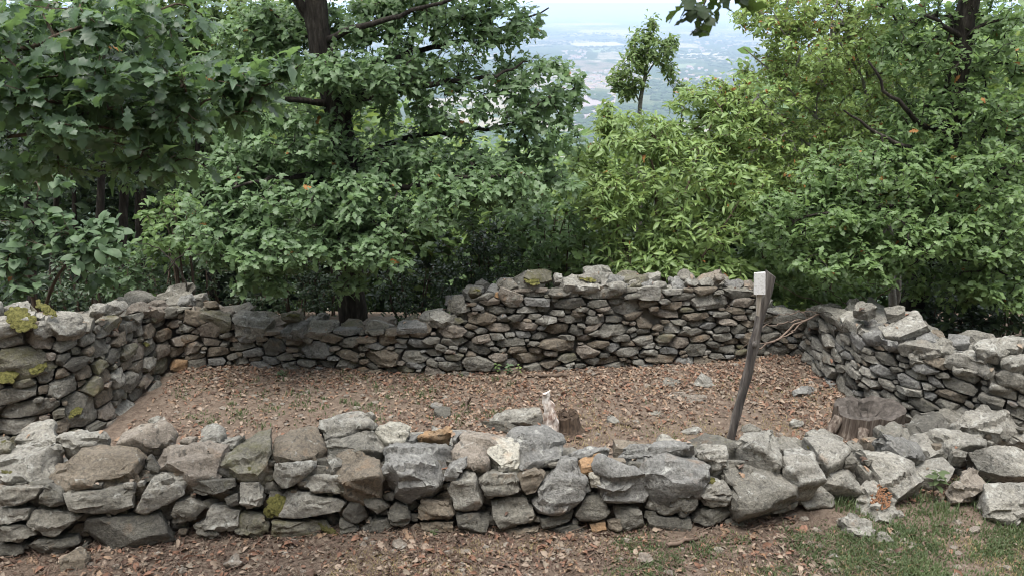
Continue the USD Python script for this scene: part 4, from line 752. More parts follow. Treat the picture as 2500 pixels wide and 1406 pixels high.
# round-leaved bush behind the left wall
r = R(8)
E = [(60, 460, 7.7, 90, 40, .4, 22), (205, 600, 7.5, 90, 50, .3, 26), (100, 545, 7.6, 80, 40, .3, 16), (50, 640, 7.5, 60, 40, .3, 14), (70, 695, 7.4, 50, 16, .2, 8), (250, 560, 7.6, 40, 30, .2, 6), (240, 690, 7.8, 40, 14, .2, 5)]
trunk = [(line((90, 760, 8.0), (70, 640, 7.9), (80, 520, 7.8), (110, 430, 7.8)), [.03, .022, .014, .006]), (line((110, 760, 8.0), (150, 660, 7.8), (220, 600, 7.6)), [.022, .014, .005])]
tree('round_leaved_bush', 'bush with soft round leaves leaning over the left wall from the dark wood', 'bush', trunk, [], [ell(r, *e) for e in E], 'round', .13, LF['shrub'], M['bark_brown'], r, per_tip=7, along=3, n_parts=200, stems='stem', extra=.004)
# slim trees of the dark wood on the left
slim = [(75, 30, 10.5, -10, 'trunk thick and nearest the left edge of the dark wood'), (130, 20, 11.5, 12, 'thin dark trunk just right of the thickest one in the wood'), (240, 28, 10.2, 8, 'straight dark trunk in the middle of the wood above the left wall'), (298, 34, 11.0, 6, 'dark trunk left of the deepest one in the wood'), (345, 40, 12.0, -4, 'trunk deepest in the wood, just right of the dark pair'), (470, 20, 12.5, 10, 'thin trunk at the right end of the dark wood'), (185, 16, 13.0, -6, 'thinnest trunk in the back of the dark wood')]
for i, (u, w_, y, lean, lab) in enumerate(slim):
    r = R(50 + i); m = (y + .6) / FPX
    tr = [(line((u - lean * .5, 760, y), (u, 600, y), (u + lean, 430, y), (u + 1.5 * lean, 250, y), (u + lean, 60, y), (u, -150, y)), [w_ * m * .38, w_ * m * .33, w_ * m * .3, w_ * m * .27, w_ * m * .2, .015])]
    E = [ell(r, u + r.uniform(-40, 40), v, y, 130, 60, .8, n) for v, n in ((330, 34), (220, 46), (90, 46), (-60, 30))] + [ell(r, u + r.uniform(-60, 60), 430, y, 90, 40, .5, 8)]
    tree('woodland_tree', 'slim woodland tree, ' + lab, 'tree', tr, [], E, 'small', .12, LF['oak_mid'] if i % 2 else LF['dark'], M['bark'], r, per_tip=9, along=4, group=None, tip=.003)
# pale tree far behind, upper left
r = R(9)
E = [(420, 60, 13, 160, 70, 1, 130), (560, 90, 13, 120, 70, 1, 90), (300, 100, 13, 120, 60, 1, 70), (640, 140, 13, 90, 50, .8, 50), (480, 190, 13, 160, 50, .9, 70), (450, -60, 13, 200, 60, 1, 60), (560, 20, 12.8, 140, 50, .9, 90), (690, 60, 13, 70, 60, .8, 50), (330, 10, 12.8, 120, 40, .8, 50)]
tree('woodland_tree', 'light yellow green tree in the background between the near oak and the middle trunk', 'tree', [(line((520, 760, 13.2), (510, 500, 13.2), (480, 250, 13.2), (440, 20, 13.2), (430, -120, 13.2)), [.12, .1, .08, .05, .02])], [(line((490, 320, 13.2), (560, 180, 13), (640, 90, 13)), [.04, .03, .01]), (line((485, 280, 13.2), (400, 160, 13), (320, 70, 13)), [.04, .03, .01])], [ell(r, *e) for e in E], 'small', .115, LF['young'], M['bark'], r, per_tip=9, along=3, tip=.003)
# undergrowth: one bush after the other along the foot of the wood
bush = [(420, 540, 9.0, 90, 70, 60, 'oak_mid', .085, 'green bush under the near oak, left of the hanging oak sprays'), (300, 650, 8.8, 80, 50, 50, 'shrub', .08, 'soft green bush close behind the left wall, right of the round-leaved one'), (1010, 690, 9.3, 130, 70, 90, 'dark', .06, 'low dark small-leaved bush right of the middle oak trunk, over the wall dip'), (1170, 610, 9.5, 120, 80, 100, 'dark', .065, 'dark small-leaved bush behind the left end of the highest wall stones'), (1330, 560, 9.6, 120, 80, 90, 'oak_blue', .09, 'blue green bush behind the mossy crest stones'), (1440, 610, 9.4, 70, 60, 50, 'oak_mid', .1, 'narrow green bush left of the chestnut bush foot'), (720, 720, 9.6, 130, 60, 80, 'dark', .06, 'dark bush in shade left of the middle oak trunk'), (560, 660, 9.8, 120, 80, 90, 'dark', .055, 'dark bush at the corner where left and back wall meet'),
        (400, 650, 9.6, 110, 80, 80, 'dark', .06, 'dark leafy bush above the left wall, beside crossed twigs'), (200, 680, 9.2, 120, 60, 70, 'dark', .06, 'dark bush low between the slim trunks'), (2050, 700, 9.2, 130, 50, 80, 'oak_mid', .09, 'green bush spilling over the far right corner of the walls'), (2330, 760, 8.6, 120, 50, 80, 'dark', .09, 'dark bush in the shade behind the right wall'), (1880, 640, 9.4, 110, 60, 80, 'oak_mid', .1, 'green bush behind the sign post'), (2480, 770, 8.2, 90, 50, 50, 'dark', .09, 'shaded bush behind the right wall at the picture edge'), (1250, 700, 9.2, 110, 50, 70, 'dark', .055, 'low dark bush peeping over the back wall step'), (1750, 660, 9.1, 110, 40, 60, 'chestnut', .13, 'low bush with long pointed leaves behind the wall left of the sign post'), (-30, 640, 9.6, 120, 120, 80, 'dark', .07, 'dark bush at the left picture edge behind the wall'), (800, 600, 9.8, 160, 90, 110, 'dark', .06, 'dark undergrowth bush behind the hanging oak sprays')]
for i, (u, v, y, ru, rv, n, mk, sz, lab) in enumerate(bush):
    r = R(78 + i); stems = []
    for k in range(5):
        x = u + r.uniform(-.5, .5) * ru; b = U(x * .5 + u * .5, v + rv * .4, y); g_ = np.array([b[0], b[1], float(gz(b[0], b[1])) - .1])
        stems.append((np.array([g_, (g_ + U(x, v, y)) / 2 + r.normal(0, .05, 3), U(x, v - rv * .5, y + r.uniform(-.2, .2))]), [.018, .012, .004]))
    E = [ell(r, u, v, y, ru, rv, .55, n), ell(r, u, v + rv, y, ru, rv * .5, .4, n // 3)]
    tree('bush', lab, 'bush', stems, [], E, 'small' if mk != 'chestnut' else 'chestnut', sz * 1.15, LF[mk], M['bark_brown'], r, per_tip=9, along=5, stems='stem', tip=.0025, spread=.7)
print('leaves', NLEAF[0])

# ---------------------------------------------------------------- the wood on the slope, the plain far below, hills, haze
def instancer(name, protos, which, pos, quat, scale, label, category, kind='stuff'):
    """protos: (mesh, material) pairs; quat: rows of (w, x, y, z)."""
    p = path_of(name); pi = UsdGeom.PointInstancer.Define(stage, p); meta(pi.GetPrim(), label, category, None, kind)
    for k, (m_, mt) in enumerate(protos):
        q = usdkit.mesh(stage, f'{p}/piece' + (f'_{k:03d}' if k else ''), m_, mt, smooth=True); pi.GetPrototypesRel().AddTarget(q.GetPath())
    pi.CreateProtoIndicesAttr(Vt.IntArray.FromNumpy(np.asarray(which, np.int32)))
    pi.CreatePositionsAttr(Vt.Vec3fArray.FromNumpy(np.asarray(pos, np.float32)))
    pi.CreateScalesAttr(Vt.Vec3fArray.FromNumpy(np.asarray(scale, np.float32)))
    pi.CreateOrientationsAttr(Vt.QuathArray([Gf.Quath(*map(float, q)) for q in quat]))
    return pi
def yaw(a): return np.stack([np.cos(a / 2), 0 * a, 0 * a, np.sin(a / 2)], 1)
r = R(200)
def clump(r, n, size, kind='small'):
    P = unit(r.normal(size=(n, 3))) * r.uniform(.15, 1, (n, 1)) ** .5 * [.62, .62, .42]
    return merge(*place_leaves(kind, P, unit(P + r.normal(0, .5, P.shape)) * [1, 1, .4], np.array([0, -.3, 1]) + r.normal(0, .5, P.shape), size * r.uniform(.7, 1.2, n)))
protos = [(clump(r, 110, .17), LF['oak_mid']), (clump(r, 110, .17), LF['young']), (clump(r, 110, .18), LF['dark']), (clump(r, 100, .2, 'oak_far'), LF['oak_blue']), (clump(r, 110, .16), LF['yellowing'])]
top_u = [-400, 0, 300, 500, 620, 800, 1000, 1250, 1420, 1600, 1760, 1850, 2000, 2500, 2900]
top_v = [0, 60, 60, 100, 170, 215, 330, 385, 400, 400, 350, 250, 120, 40, 0]
P, W_, S_ = [], [], []
while len(P) < 2400:
    u = r.uniform(-350, 2850); y = 12.6 + 26 * r.uniform() ** 1.5; lo = float(gz(0, y)); d = ray(u, 0)
    if u < 560 and y < 13.6: continue
    zt = (EYE + ray(u, np.interp(u, top_u, top_v) + r.uniform(-10, 60)) * (y / ray(u, 300)[1]))[2]
    if zt < lo + .3: continue
    z = lo + (zt - lo) * r.uniform(0, 1) ** .8; x = d[0] * y / d[1]
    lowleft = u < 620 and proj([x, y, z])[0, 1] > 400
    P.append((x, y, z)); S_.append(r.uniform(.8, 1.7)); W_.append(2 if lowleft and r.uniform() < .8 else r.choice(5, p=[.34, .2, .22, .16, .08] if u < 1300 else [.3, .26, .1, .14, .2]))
while len(P) < 3500:            # the same wood, unseen beside and behind the viewer, added to block sky light
    a = r.uniform(0, 6.28); d = r.uniform(10.5, 18); x, y = d * math.sin(a), 2.5 + d * math.cos(a) * .9
    if y > 5 and abs(x) < 9.0 or y > 9: continue
    P.append((x, y, float(gz(np.clip(x, -6, 6), max(y, 2))) * (y > 2) + .4 * max(0, 4 - y) * (y <= 2) + r.uniform(0, 8.5) * (1 if y < 4 else .7))); S_.append(r.uniform(1.2, 2.2)); W_.append(r.choice(5))
instancer('woods', protos, W_, P, yaw(r.uniform(0, 6.28, len(P))), np.array(S_)[:, None] * np.ones(3), 'mixed broadleaf wood on the slope below the enclosure, carried on unseen round the viewer', 'woods')

PZ = -405.0
plainm = usdkit.material(stage, L + 'plain_fields', {
    'g': ('geometry', {}), 'mp': ('mapping', {'scale': (.0021, .0011, 1.0), 'rotation': (0, 0, .2)}), 'v': ('voronoi_texture', {'scale': 1.0, 'randomness': 1.0}),
    'sv': ('separate_color', {}), 'r': ('rgb_ramp', {'interpolate': False, 'ramp': [(0, (.07, .09, .05)), (.2, (.2, .18, .125)), (.36, (.05, .07, .035)), (.58, (.24, .215, .16)), (.72, (.095, .11, .06)), (.86, (.15, .13, .095))]}),
    'n': ('noise_texture', {'scale': 3.4, 'detail': 6.0, 'roughness': .65}), 'nr': ('rgb_ramp', {'ramp': [(.5, (0, 0, 0)), (.58, (1, 1, 1))]}), 'm': ('mix', {'color2': (.045, .07, .03)}), 'p': ('principled_bsdf', {'roughness': 1.0, 'specular_ior_level': 0.0})},
    [('g.position', 'mp.vector'), ('mp.vector', 'v.vector'), ('mp.vector', 'n.vector'), ('v.color', 'sv.color'), ('sv.r', 'r.fac'), ('n.fac', 'nr.fac'), ('nr.color', 'm.fac'), ('r.color', 'm.color1'), ('m.color', 'p.base_color')], surface='p.BSDF')
px_ = np.linspace(-70000, 70000, 15); py_ = np.r_[900, 3000, 8000, 20000, 45000, 70000]; X, Y = np.meshgrid(px_, py_, indexing='ij'); q = (np.arange(14)[:, None] * 6 + np.arange(5)).ravel()
obj('plain', (np.stack([X, Y, np.full_like(X, PZ)], -1).reshape(-1, 3), np.vstack([np.stack([q, q + 6, q + 7], 1), np.stack([q, q + 7, q + 1], 1)])), plainm, kind='structure')
def flat_patch(name, pix, mat, z=PZ + .6, **kw):
    p = np.array([on_z(u, v, z) for u, v in pix]); f = [[0, i, i + 1] for i in range(1, len(p) - 1)]
    return obj(name, (p, np.array(f)), mat, kind='structure', **kw)
M['bare'] = noise_mat('bare_pink_field', [(.3, (.2, .165, .155)), (.7, (.26, .22, .205))], .006); M['field'] = noise_mat('pale_field', [(.3, (.24, .22, .17)), (.7, (.3, .28, .23))], .004); M['meadow'] = noise_mat('meadow', [(.3, (.1, .13, .06)), (.7, (.14, .17, .085))], .004)
flat_patch('field', [(1425, 232), (1505, 226), (1500, 262), (1475, 300), (1440, 330), (1395, 300)], M['bare'])
flat_patch('field', [(1380, 106), (1500, 103), (1530, 111), (1420, 116)], M['field']); flat_patch('field', [(1440, 118), (1530, 116), (1520, 127), (1450, 129)], M['meadow']); flat_patch('field', [(1340, 58), (1480, 57), (1520, 62), (1380, 63)], M['field'])
flat_patch('field', [(1650, 132), (1760, 128), (1790, 134), (1680, 139)], M['field']); flat_patch('field', [(1420, 74), (1560, 73), (1540, 86), (1400, 84)], M['bare']); flat_patch('field', [(1640, 158), (1700, 156), (1690, 166), (1650, 168)], M['meadow'])
# belts of trees on the plain
ic = trimesh.creation.icosphere(subdivisions=2); v = np.array(ic.vertices); v = v * (1 + .5 * fb(v + 3, 2.2, 5, 3)[:, None]); farm = noise_mat('far_trees', [(.3, (.022, .038, .018)), (.7, (.055, .085, .035))], .05)
P, S_ = [], []
while len(P) < 8000:
    y = 2300 * (5.5 ** r.uniform()); k = r.uniform(-.35, .6); x = k * y
    den = meshkit.fbm(np.array([[x / 420 + 9, y / 900, 0]]), 3, 8)[0]
    if den < .5: continue
    P.append((x, y, PZ + 2)); S_.append(r.uniform(9, 20) * np.array([1.4, 1, .55]))
instancer('tree_belts', [((v, np.array(ic.faces)), farm)], np.zeros(len(P), int), P, yaw(r.uniform(0, 6.28, len(P))), S_, 'dark belts of trees between fields on the distant plain', 'woods')
# houses of the town on the plain
M['render_white'] = plain_mat('house_wall', (.5, .475, .44), var=.06); M['tiles'] = plain_mat('house_roof', (.27, .19, .16), var=.2)
def house(loc, rz, sc, first=None):
    lab, grp = 'pale rendered house with tiled roof among the distant town on the plain', 'houses of the town on the plain'
    t = thing('house', lab, 'house', grp, loc, rz, sc)
    if first is None:
        a, b, h, e = 7, 5, 6, 3.0
        vv = [(-a, -b, 0), (a, -b, 0), (a, b, 0), (-a, b, 0), (-a, -b, h), (a, -b, h), (a, b, h), (-a, b, h), (-a, 0, h + 2.6), (a, 0, h + 2.6)]
        ff = [(0, 1, 5), (0, 5, 4), (1, 2, 6), (1, 6, 5), (2, 3, 7), (2, 7, 6), (3, 0, 4), (3, 4, 7), (4, 8, 7), (5, 6, 9)]
        obj('wall', (np.array(vv, float), np.array(ff)), M['render_white'], t)
        rf = [(-a - .5, -b - .6, h - .2), (a + .5, -b - .6, h - .2), (a + .5, 0, h + 2.9), (-a - .5, 0, h + 2.9), (-a - .5, b + .6, h - .2), (a + .5, b + .6, h - .2)]
        obj('roof', (np.array(rf, float), np.array([(0, 1, 2), (0, 2, 3), (3, 2, 5), (3, 5, 4)])), M['tiles'], t)
    else:
        t.GetReferences().AddInternalReference(first.GetPath()); t.SetInstanceable(True)
    return t
h0, n = None, 0
while n < 230:
    bands = [(1330, 1500, 170, 222, 8), (1640, 1800, 165, 200, 5), (1640, 1790, 95, 128, 4), (1370, 1430, 124, 146, 3), (1300, 1420, 160, 185, 3), (1430, 1520, 190, 220, 4)]
    b = bands[r.choice(len(bands), p=np.array([q[4] for q in bands]) / 27)]
    p = on_z(r.uniform(b[0], b[1]), r.uniform(b[2], b[3]), PZ); k = r.uniform(.9, 1.5) if r.uniform() < .8 else r.uniform(2, 3)
    hh = house(p, r.uniform(-40, 40), (k, k, min(k, 1.3)), h0); h0 = h0 or hh; n += 1
# wooded spur on the left
hx, hy = np.meshgrid(np.linspace(-4200, -120, 70), np.linspace(2200, 4200, 40), indexing='ij')
crest_z = np.interp(hx, [-4200, -1900, -1100, -600, -120], [120, -40, -190, -320, -440]); prof = np.cos(np.clip((hy - 3100) / 950, -1, 1) * math.pi / 2) ** 1.2
pp = np.stack([hx, hy, 0 * hx], -1)
hz = PZ - 8 + (crest_z - PZ) * prof + 90 * prof * (meshkit.fbm(pp / 420, 5, 3) - .5)
q = (np.arange(69)[:, None] * 40 + np.arange(39)).ravel()
obj('hills', (np.stack([hx, hy, hz], -1).reshape(-1, 3), np.vstack([np.stack([q, q + 40, q + 41], 1), np.stack([q, q + 41, q + 1], 1)])), noise_mat('wooded_hills', [(.3, (.022, .035, .018)), (.7, (.07, .09, .045))], .02, detail=8), smooth=True, kind='structure')
# haze
hz_m = usdkit.material(stage, L + 'haze', {'v': ('principled_volume', {'color': (.5, .62, .8), 'density': 9.5e-5, 'anisotropy': 0.0})}, [], volume='v.volume')
bx = trimesh.creation.box([150000, 150000, 440]); bx.apply_translation([0, 0, -420 + 220 + 12])
obj('haze', bx, hz_m, kind='stuff')

# ---------------------------------------------------------------- things in and before the enclosure
r = R(500)
# leaning sign post
base = on_z(1783, 1098, -.05); y0 = base[1]
pl = np.array([U(u, v, y0) for u, v in ((1777, 1104), (1786, 1060), (1806, 981), (1825, 913), (1839, 845), (1852, 790), (1864, 742), (1875, 701), (1882, 668))])
sp = thing('sign_post', 'leaning weathered wooden post with a small blank white plate at its top', 'post')
q = smoothline(pl, 60); mpx = np.dot(q[30] - EYE, FWD) / FPX
rad = np.interp(np.linspace(0, 1, 60), [0, .1, .3, .55, .62, .66, .8, 1], [9.5, 10.5, 11, 11.5, 13.5, 11.5, 11.5, 13]) * mpx
v, f = tube(q, rad, 14); v = v + .012 * np.stack([nz(v * [1, 1, .25], 26, s) for s in (1, 2, 3)], 1)
tz_ = q[-1][2]; sel = v[:, 2] > tz_ - .03; v[sel, 2] += (v[sel, 0] - q[-1][0]) * -.7
obj('pole', (v, f), M['post'], sp, smooth=50)
kn = trimesh.creation.icosphere(2, .026); kn.apply_transform(np.diag([.8, .8, 1.1, 1])); kn.apply_translation(U(1842, 840, y0 - .045)); obj('knot', kn, M['post'], sp, smooth=True)
def slab(c0, c1, c2, c3, y, th):
    a = np.array([U(*c, y) for c in (c0, c1, c2, c3)]); b = a + [0, th, 0]
    return np.vstack([a, b]), np.array([(0, 2, 1), (0, 3, 2), (4, 5, 6), (4, 6, 7), (0, 1, 5), (0, 5, 4), (1, 2, 6), (1, 6, 5), (2, 3, 7), (2, 7, 6), (3, 0, 4), (3, 4, 7)])
obj('plate', slab((1842, 667), (1869, 665.5), (1868.5, 719), (1841.5, 719), y0 - .075, .016), M['plate'], sp)
obj('batten', slab((1848, 716), (1861, 716), (1854, 772), (1847, 770), y0 - .058, .02), M['post_pale'], sp)
# big hollow stump
def stump(name, label, c, rx, ry, h, mat, top, r, flare=.35, hollow=.0, lean=(0, 0), roots=()):
    t = thing(name, label, 'stump'); n = 40; a = np.arange(n) * 2 * math.pi / n
    lob = 1 + .035 * np.sin(3 * a + 1) + .025 * np.sin(5 * a + 2) + .012 * r.normal(size=n)
    zs = np.array([-.1, 0, .06, .14, .24, .4, .6, .8, .95, 1.0]); sc = 1 + flare * np.exp(-zs * 6) ; rim = .03 * np.array([nz(np.array([[math.cos(x) * 2, math.sin(x) * 2, 0]]), 1.6, 3)[0] for x in a]) * 2
    V = []
    for z, s in zip(zs, sc):
        lobz = 1 + (lob - 1) * (1 + 2.2 * math.exp(-z * 4))
        V.append(np.stack([c[0] + rx * s * lobz * np.cos(a) + lean[0] * z, c[1] + ry * s * lobz * np.sin(a) + lean[1] * z, c[2] + h * z + rim * z], 1))
    V = np.vstack(V); F = []
    for i in range(len(zs) - 1):
        for k in range(n): p_, q_ = i * n + k, i * n + (k + 1) % n; F += [[p_, q_, q_ + n], [p_, q_ + n, p_ + n]]
    V = V + .012 * np.stack([fb(V * [1, 1, .25], 13, s, 4) for s in (1, 2, 3)], 1)
    obj('body', (V, np.array(F)), mat, t, smooth=45)
    rimv = V[-n:]; cc = rimv.mean(0); rings = [rimv]
    for s, dz in ((.86, .004), (.7, -.012), (.55, -.02 - hollow * .6), (.3, -.03 - hollow)): rings.append(cc + (rimv - cc) * s + [0, 0, dz] + r.normal(0, .006, (n, 3)))
    W = np.vstack(rings + [cc[None] + [0, 0, -.03 - hollow]]); G = []
    for i in range(len(rings) - 1):
        for k in range(n): p_, q_ = i * n + k, i * n + (k + 1) % n; G += [[p_, q_, q_ + n], [p_, q_ + n, p_ + n]]
    for k in range(n): G.append([(len(rings) - 1) * n + k, (len(rings) - 1) * n + (k + 1) % n, len(W) - 1])
    obj('top', (W, np.array(G)), top, t, smooth=40)
    for pts, rr in roots: obj('root', tube(smoothline(pts, 12), np.interp(np.linspace(0, 1, 12), np.linspace(0, 1, len(rr)), rr), 8), mat, t, smooth=True)
    return t
c = on_z(2114, 1050, 0); s_ = np.linalg.norm(c - EYE) / FPX
stump('tree_stump', 'big hollow sawn tree stump with torn grey wood before the right wall', c, 74 * s_, 52 * s_, .225, M['stump'], M['stump_top'], r, flare=.05, hollow=.1,
      roots=[(np.array([c + [-68 * s_, -.05, .16], c + [-88 * s_, -.1, .05], c + [-104 * s_, -.14, -.04]]), [.05, .045, .03]), (np.array([c + [-.12, -.2, .12], c + [-.16, -.3, .02], c + [-.17, -.36, -.05]]), [.05, .04, .03])])
c = on_z(1394, 1052, 0); s_ = np.linalg.norm(c - EYE) / FPX
stump('tree_stump', 'small dark rotten stump right of the bleached log', c, 24 * s_, 22 * s_, .155, M['stump_dark'], M['stump_dark'], r, flare=.4, lean=(-.03, .02))
# bleached upright log and the lichen-grey log
def wood(name, label, cat, pix, y, rpx, mat, r, end=None, sides=12, lump=.25, dz=0):
    t = thing(name, label, cat); p = np.array([U(u, v, y if np.ndim(y) == 0 else y[i]) for i, (u, v) in enumerate(pix)]) ; m_ = np.dot(p.mean(0) - EYE, FWD) / FPX
    q = smoothline(p, 26); rr = np.interp(np.linspace(0, 1, 26), np.linspace(0, 1, len(rpx)), rpx) * m_; v, f = tube(q, rr, sides)
    v = v + lump * rr.max() * np.stack([fb(v, 14, s, 3) * 2 for s in (1, 2, 3)], 1); obj('trunk', (v, f), mat, t, smooth=45)
    if end:
        d = unit(q[0] - q[1]); e, g = tube(np.array([q[0] - d * .01, q[0] + d * .012]), rr[0] * .9, 14); obj('end_grain', (e, g), end, t)
    return t
yb = on_z(1340, 1062, 0)[1]
wood('log', 'bleached white log standing upright behind the front wall', 'log', [(1352, 1080), (1343, 1030), (1338, 990), (1331, 958)], yb, [20, 17, 14, 9], M['birch'], r, lump=.5)
def stick(label, pix, z, rpx, mat, name='stick', cat='stick'):
    p = np.array([on_z(u, v, zz) for (u, v), zz in zip(pix, z if np.ndim(z) else [z] * len(pix))]); m_ = np.linalg.norm(p.mean(0) - EYE) / FPX
    q = smoothline(p, 14); q[1:-1] += r.normal(0, .006, (12, 3)); rr = np.interp(np.linspace(0, 1, 14), [0, 1], rpx) * m_
    return obj(name, tube(q, rr, 7), mat, smooth=True, label=label, category=cat)
stick('pale stick lying on the litter before the front wall', [(1630, 1330), (1680, 1318), (1728, 1300)], .02, [5, 3.5], M['twig'])
stick('short reddish stick leaning in the leaves left of the grey log', [(1132, 1010), (1142, 985), (1152, 968)], [.0, .06, .14], [4, 3], M['bark_brown'])
stick('thin dark stick lying right of the small stump', [(1515, 1032), (1540, 1038), (1562, 1044)], .015, [4, 2.5], M['bark_brown'])
stick('broken twig leaning at the foot of the front wall', [(1113, 1308), (1122, 1322), (1130, 1330)], [.12, .04, .01], [2.6, 2], M['twig'])
stick('long dark stick lying at the foot of the back wall', [(1288, 914), (1330, 916), (1385, 914)], .03, [3, 5], M['bark_brown'])
stick('forked pale twig on the floor behind the flat front slabs', [(1490, 1088), (1520, 1074), (1548, 1064), (1575, 1060)], .02, [3, 1.5], M['twig'])
stick('pale twig on the grass near the bottom right corner', [(2245, 1310), (2260, 1335), (2270, 1352)], .02, [3, 2], M['twig'])
# dead branch across the far right corner, crossed dead twigs on the left
def dead(label, lines, mat, name='dead_branch'):
    t = thing(name, label, 'branch')
    for pts, rr in lines:
        p = line(*pts); m_ = np.dot(p.mean(0) - EYE, FWD) / FPX; q = smoothline(p, 18); q[1:-1] += r.normal(0, .008, (16, 3))
        obj('branch', tube(q, np.interp(np.linspace(0, 1, 18), np.linspace(0, 1, len(rr)), rr) * m_ * .55, 6), mat, t, smooth=True)
dead('long dead brown branch leaning across the far right corner behind the post', [(((1842, 852, 6.9), (1900, 826, 7.2), (1960, 782, 7.6), (2020, 764, 7.9), (2110, 752, 8.1)), [3.5, 4.5, 4.5, 4, 2.5]), (((1850, 838, 6.95), (1915, 820, 7.25), (1958, 784, 7.6)), [2.5, 3, 3]), (((1960, 782, 7.6), (1900, 790, 7.3), (1860, 800, 7.1), (1825, 840, 6.9), (1790, 885, 6.9)), [3, 2.5, 2, 1.6, 1]),
      (((2020, 764, 7.9), (1950, 762, 7.7), (1890, 772, 7.5)), [2.5, 2, 1.2])], M['twig'])
dead('tangle of thin dead twigs hanging from the oak over the right wall corner', [(((2060, 870 - 100, 8.4), (1990, 735, 8.3), (1930, 712, 8.2), (1890, 690, 8.2)), [2.5, 2.2, 1.8, 1]), (((2072, 750, 8.4), (2030, 712, 8.3), (2000, 690, 8.4)), [2.2, 1.6, 1]), (((2130, 742, 8.5), (2160, 712, 8.4), (2190, 690, 8.6)), [3, 2.5, 1.5]), (((2130, 742, 8.5), (2095, 715, 8.4), (2070, 690, 8.5)), [2, 1.8, 1]), (((2160, 700, 8.4), (2110, 680, 8.3), (2080, 640, 8.4)), [2, 1.6, 1])], M['twig'])
dead('two crossed dark dead twigs in the shade above the left wall', [(((502, 545, 8.3), (465, 600, 8.3), (430, 640, 8.3), (402, 672, 8.3)), [2.4, 3.6, 3.4, 2.4]), (((335, 590, 8.4), (390, 615, 8.4), (428, 645, 8.35), (452, 692, 8.3), (465, 745, 8.3)), [1.8, 2.6, 3.2, 3.2, 3])], M['bark'])
# rocks lying loose
def rock(label, pix, z, mk, up=1.0, depth=.1, edge=.022, bulge=.25, lean=0.0, grp=None):
    xy = np.array(pix.split(), float).reshape(-1, 2); c = on_z(*xy.mean(0), z); nn = unit([r.normal(0, .06), lean - (1 - up), up])
    t = obj('rock', px_stone(xy, c, nn, r, depth, edge=edge, bulge=bulge, ridge=up < .8), ST[mk], smooth=35, label=label, category='rock', group='loose rocks')
    return t, c, nn
def cpix(s, view): return ' '.join(f'{x:.1f}' for x in (np.array(s.split(), float).reshape(-1, 2) / view[2] + np.array(view[:2])).ravel())
ro = lambda u, v, w, h, k=7: ' '.join(f'{u + w / 2 * math.cos(a + .3) * r.uniform(.85, 1.1):.0f} {v + h / 2 * math.sin(a + .3) * r.uniform(.85, 1.1):.0f}' for a in np.arange(k) * 2 * math.pi / k)
t_, cc, nn_ = rock('long grey lichen-covered stone beam lying left of the bleached log', '1152 1003 1210 1010 1262 999 1318 994 1328 1030 1285 1036 1220 1024 1153 1027', .1, 'l', .6, .14)
moss_on(on_plane(1260, 1010, cc, nn_) + nn_ * .02, nn_, (.03, .02), r, t_, M['moss_dark']); rock('dark pitted stone wedged under the long grey stone beam', '1172 1026 1270 1030 1302 1034 1240 1056 1182 1046', .05, 'd', .5, .14)
rock('pale block of rock half sunk in leaves, left of the post', '1690 938 1712 906 1738 922 1742 940 1720 948 1696 948', .05, 'l', .5)
rock('thin flat stone beside the pale block in the leaves', ro(1637, 935, 50, 16), .02, 'g'); rock('broad flat slab sunk in the floor left of the post', ro(1680, 973, 104, 32, 8), .012, 'p', 1.0, .08, bulge=.1)
rock('long grey stone on the leaves before the right wall', '1935 952 1960 940 2000 940 2012 950 1975 962 1940 964', .03, 's', .6); rock('bluish stone in the floor left of the grey log, upper of two', ro(1064, 988, 36, 18), .03, 's', .6)
rock('dark flat stone in the floor left of the grey log, lower of two', ro(1080, 1006, 52, 20), .02, 'd'); rock('small pale flat stone right of the small stump', ro(1496, 1026, 34, 15), .01, 'l'); rock('whitish stone on the floor left of the big stump', ro(1946, 1031, 36, 20), .02, 'l', .7)
rock('pale thin slab on the floor left of the foot of the post', ro(1690, 1052, 56, 14), .01, 'l'); rock('grey stone right of the foot of the post', ro(1835, 1046, 60, 18), .02, 'g', .8); rock('flat greyish stone in the floor above the thin dark stick', ro(1600, 1008, 50, 16), .005, 'g', bulge=.1)
rock('upright stone half buried in the path at the lower left', '148 1390 150 1365 185 1336 218 1365 206 1425 150 1425', .03, 'b', .3, .14); rock('small pinkish stone lying before the dark mossy base stones', '546 1382 560 1350 580 1352 592 1372 570 1388', .02, 'p', .7)
rock('small pale stone flat in the grass at the bottom', ro(2036, 1356, 50, 18), .01, 'l'); rock('greyish pebble in the litter below the broken twig', ro(975, 1330, 40, 30), .015, 'p', .8, .05); rock('greyish brown pebble in the litter below the pale stick', ro(1575, 1362, 40, 26), .012, 'p', .8, .05)
rock('large lichen-grey boulder at the right edge above the squarish one', cpix('2110 420 2250 380 2450 390 2560 440 2560 620 2340 600 2190 540', C_), .22, 'l', .55, .2); rock('squarish pitted boulder at the right edge, standing in grass', cpix('2230 650 2540 640 2540 900 2380 950 2230 880', C_), .12, 'l', .5, .2)
rock('pointed triangular rock leaning behind the seedling', cpix('1950 700 2140 510 2240 690 2120 760 1980 790', C_), .12, 'p', .5, .14); t_, cc, nn_ = rock('flat tilted grey slab carrying a heap of brown droppings', cpix('1370 640 1500 620 1580 720 1660 950 1380 920 1250 900 1240 790 1330 700', C_), .1, 'l', .72, .1, bulge=.06)
rock('white-grey flat rock in the grass below the slab with droppings', cpix('1150 930 1250 900 1400 960 1420 1050 1300 1070 1180 980', C_), .04, 'l', .8, .1); rock('small low grey rock right of the white-grey one', cpix('1420 1040 1480 1010 1560 1080 1430 1100', C_), .02, 'g', .9, .06); rock('small round pebble by the right boulders', ro(2380, 1292, 28, 14), .015, 'p', .9, .04)
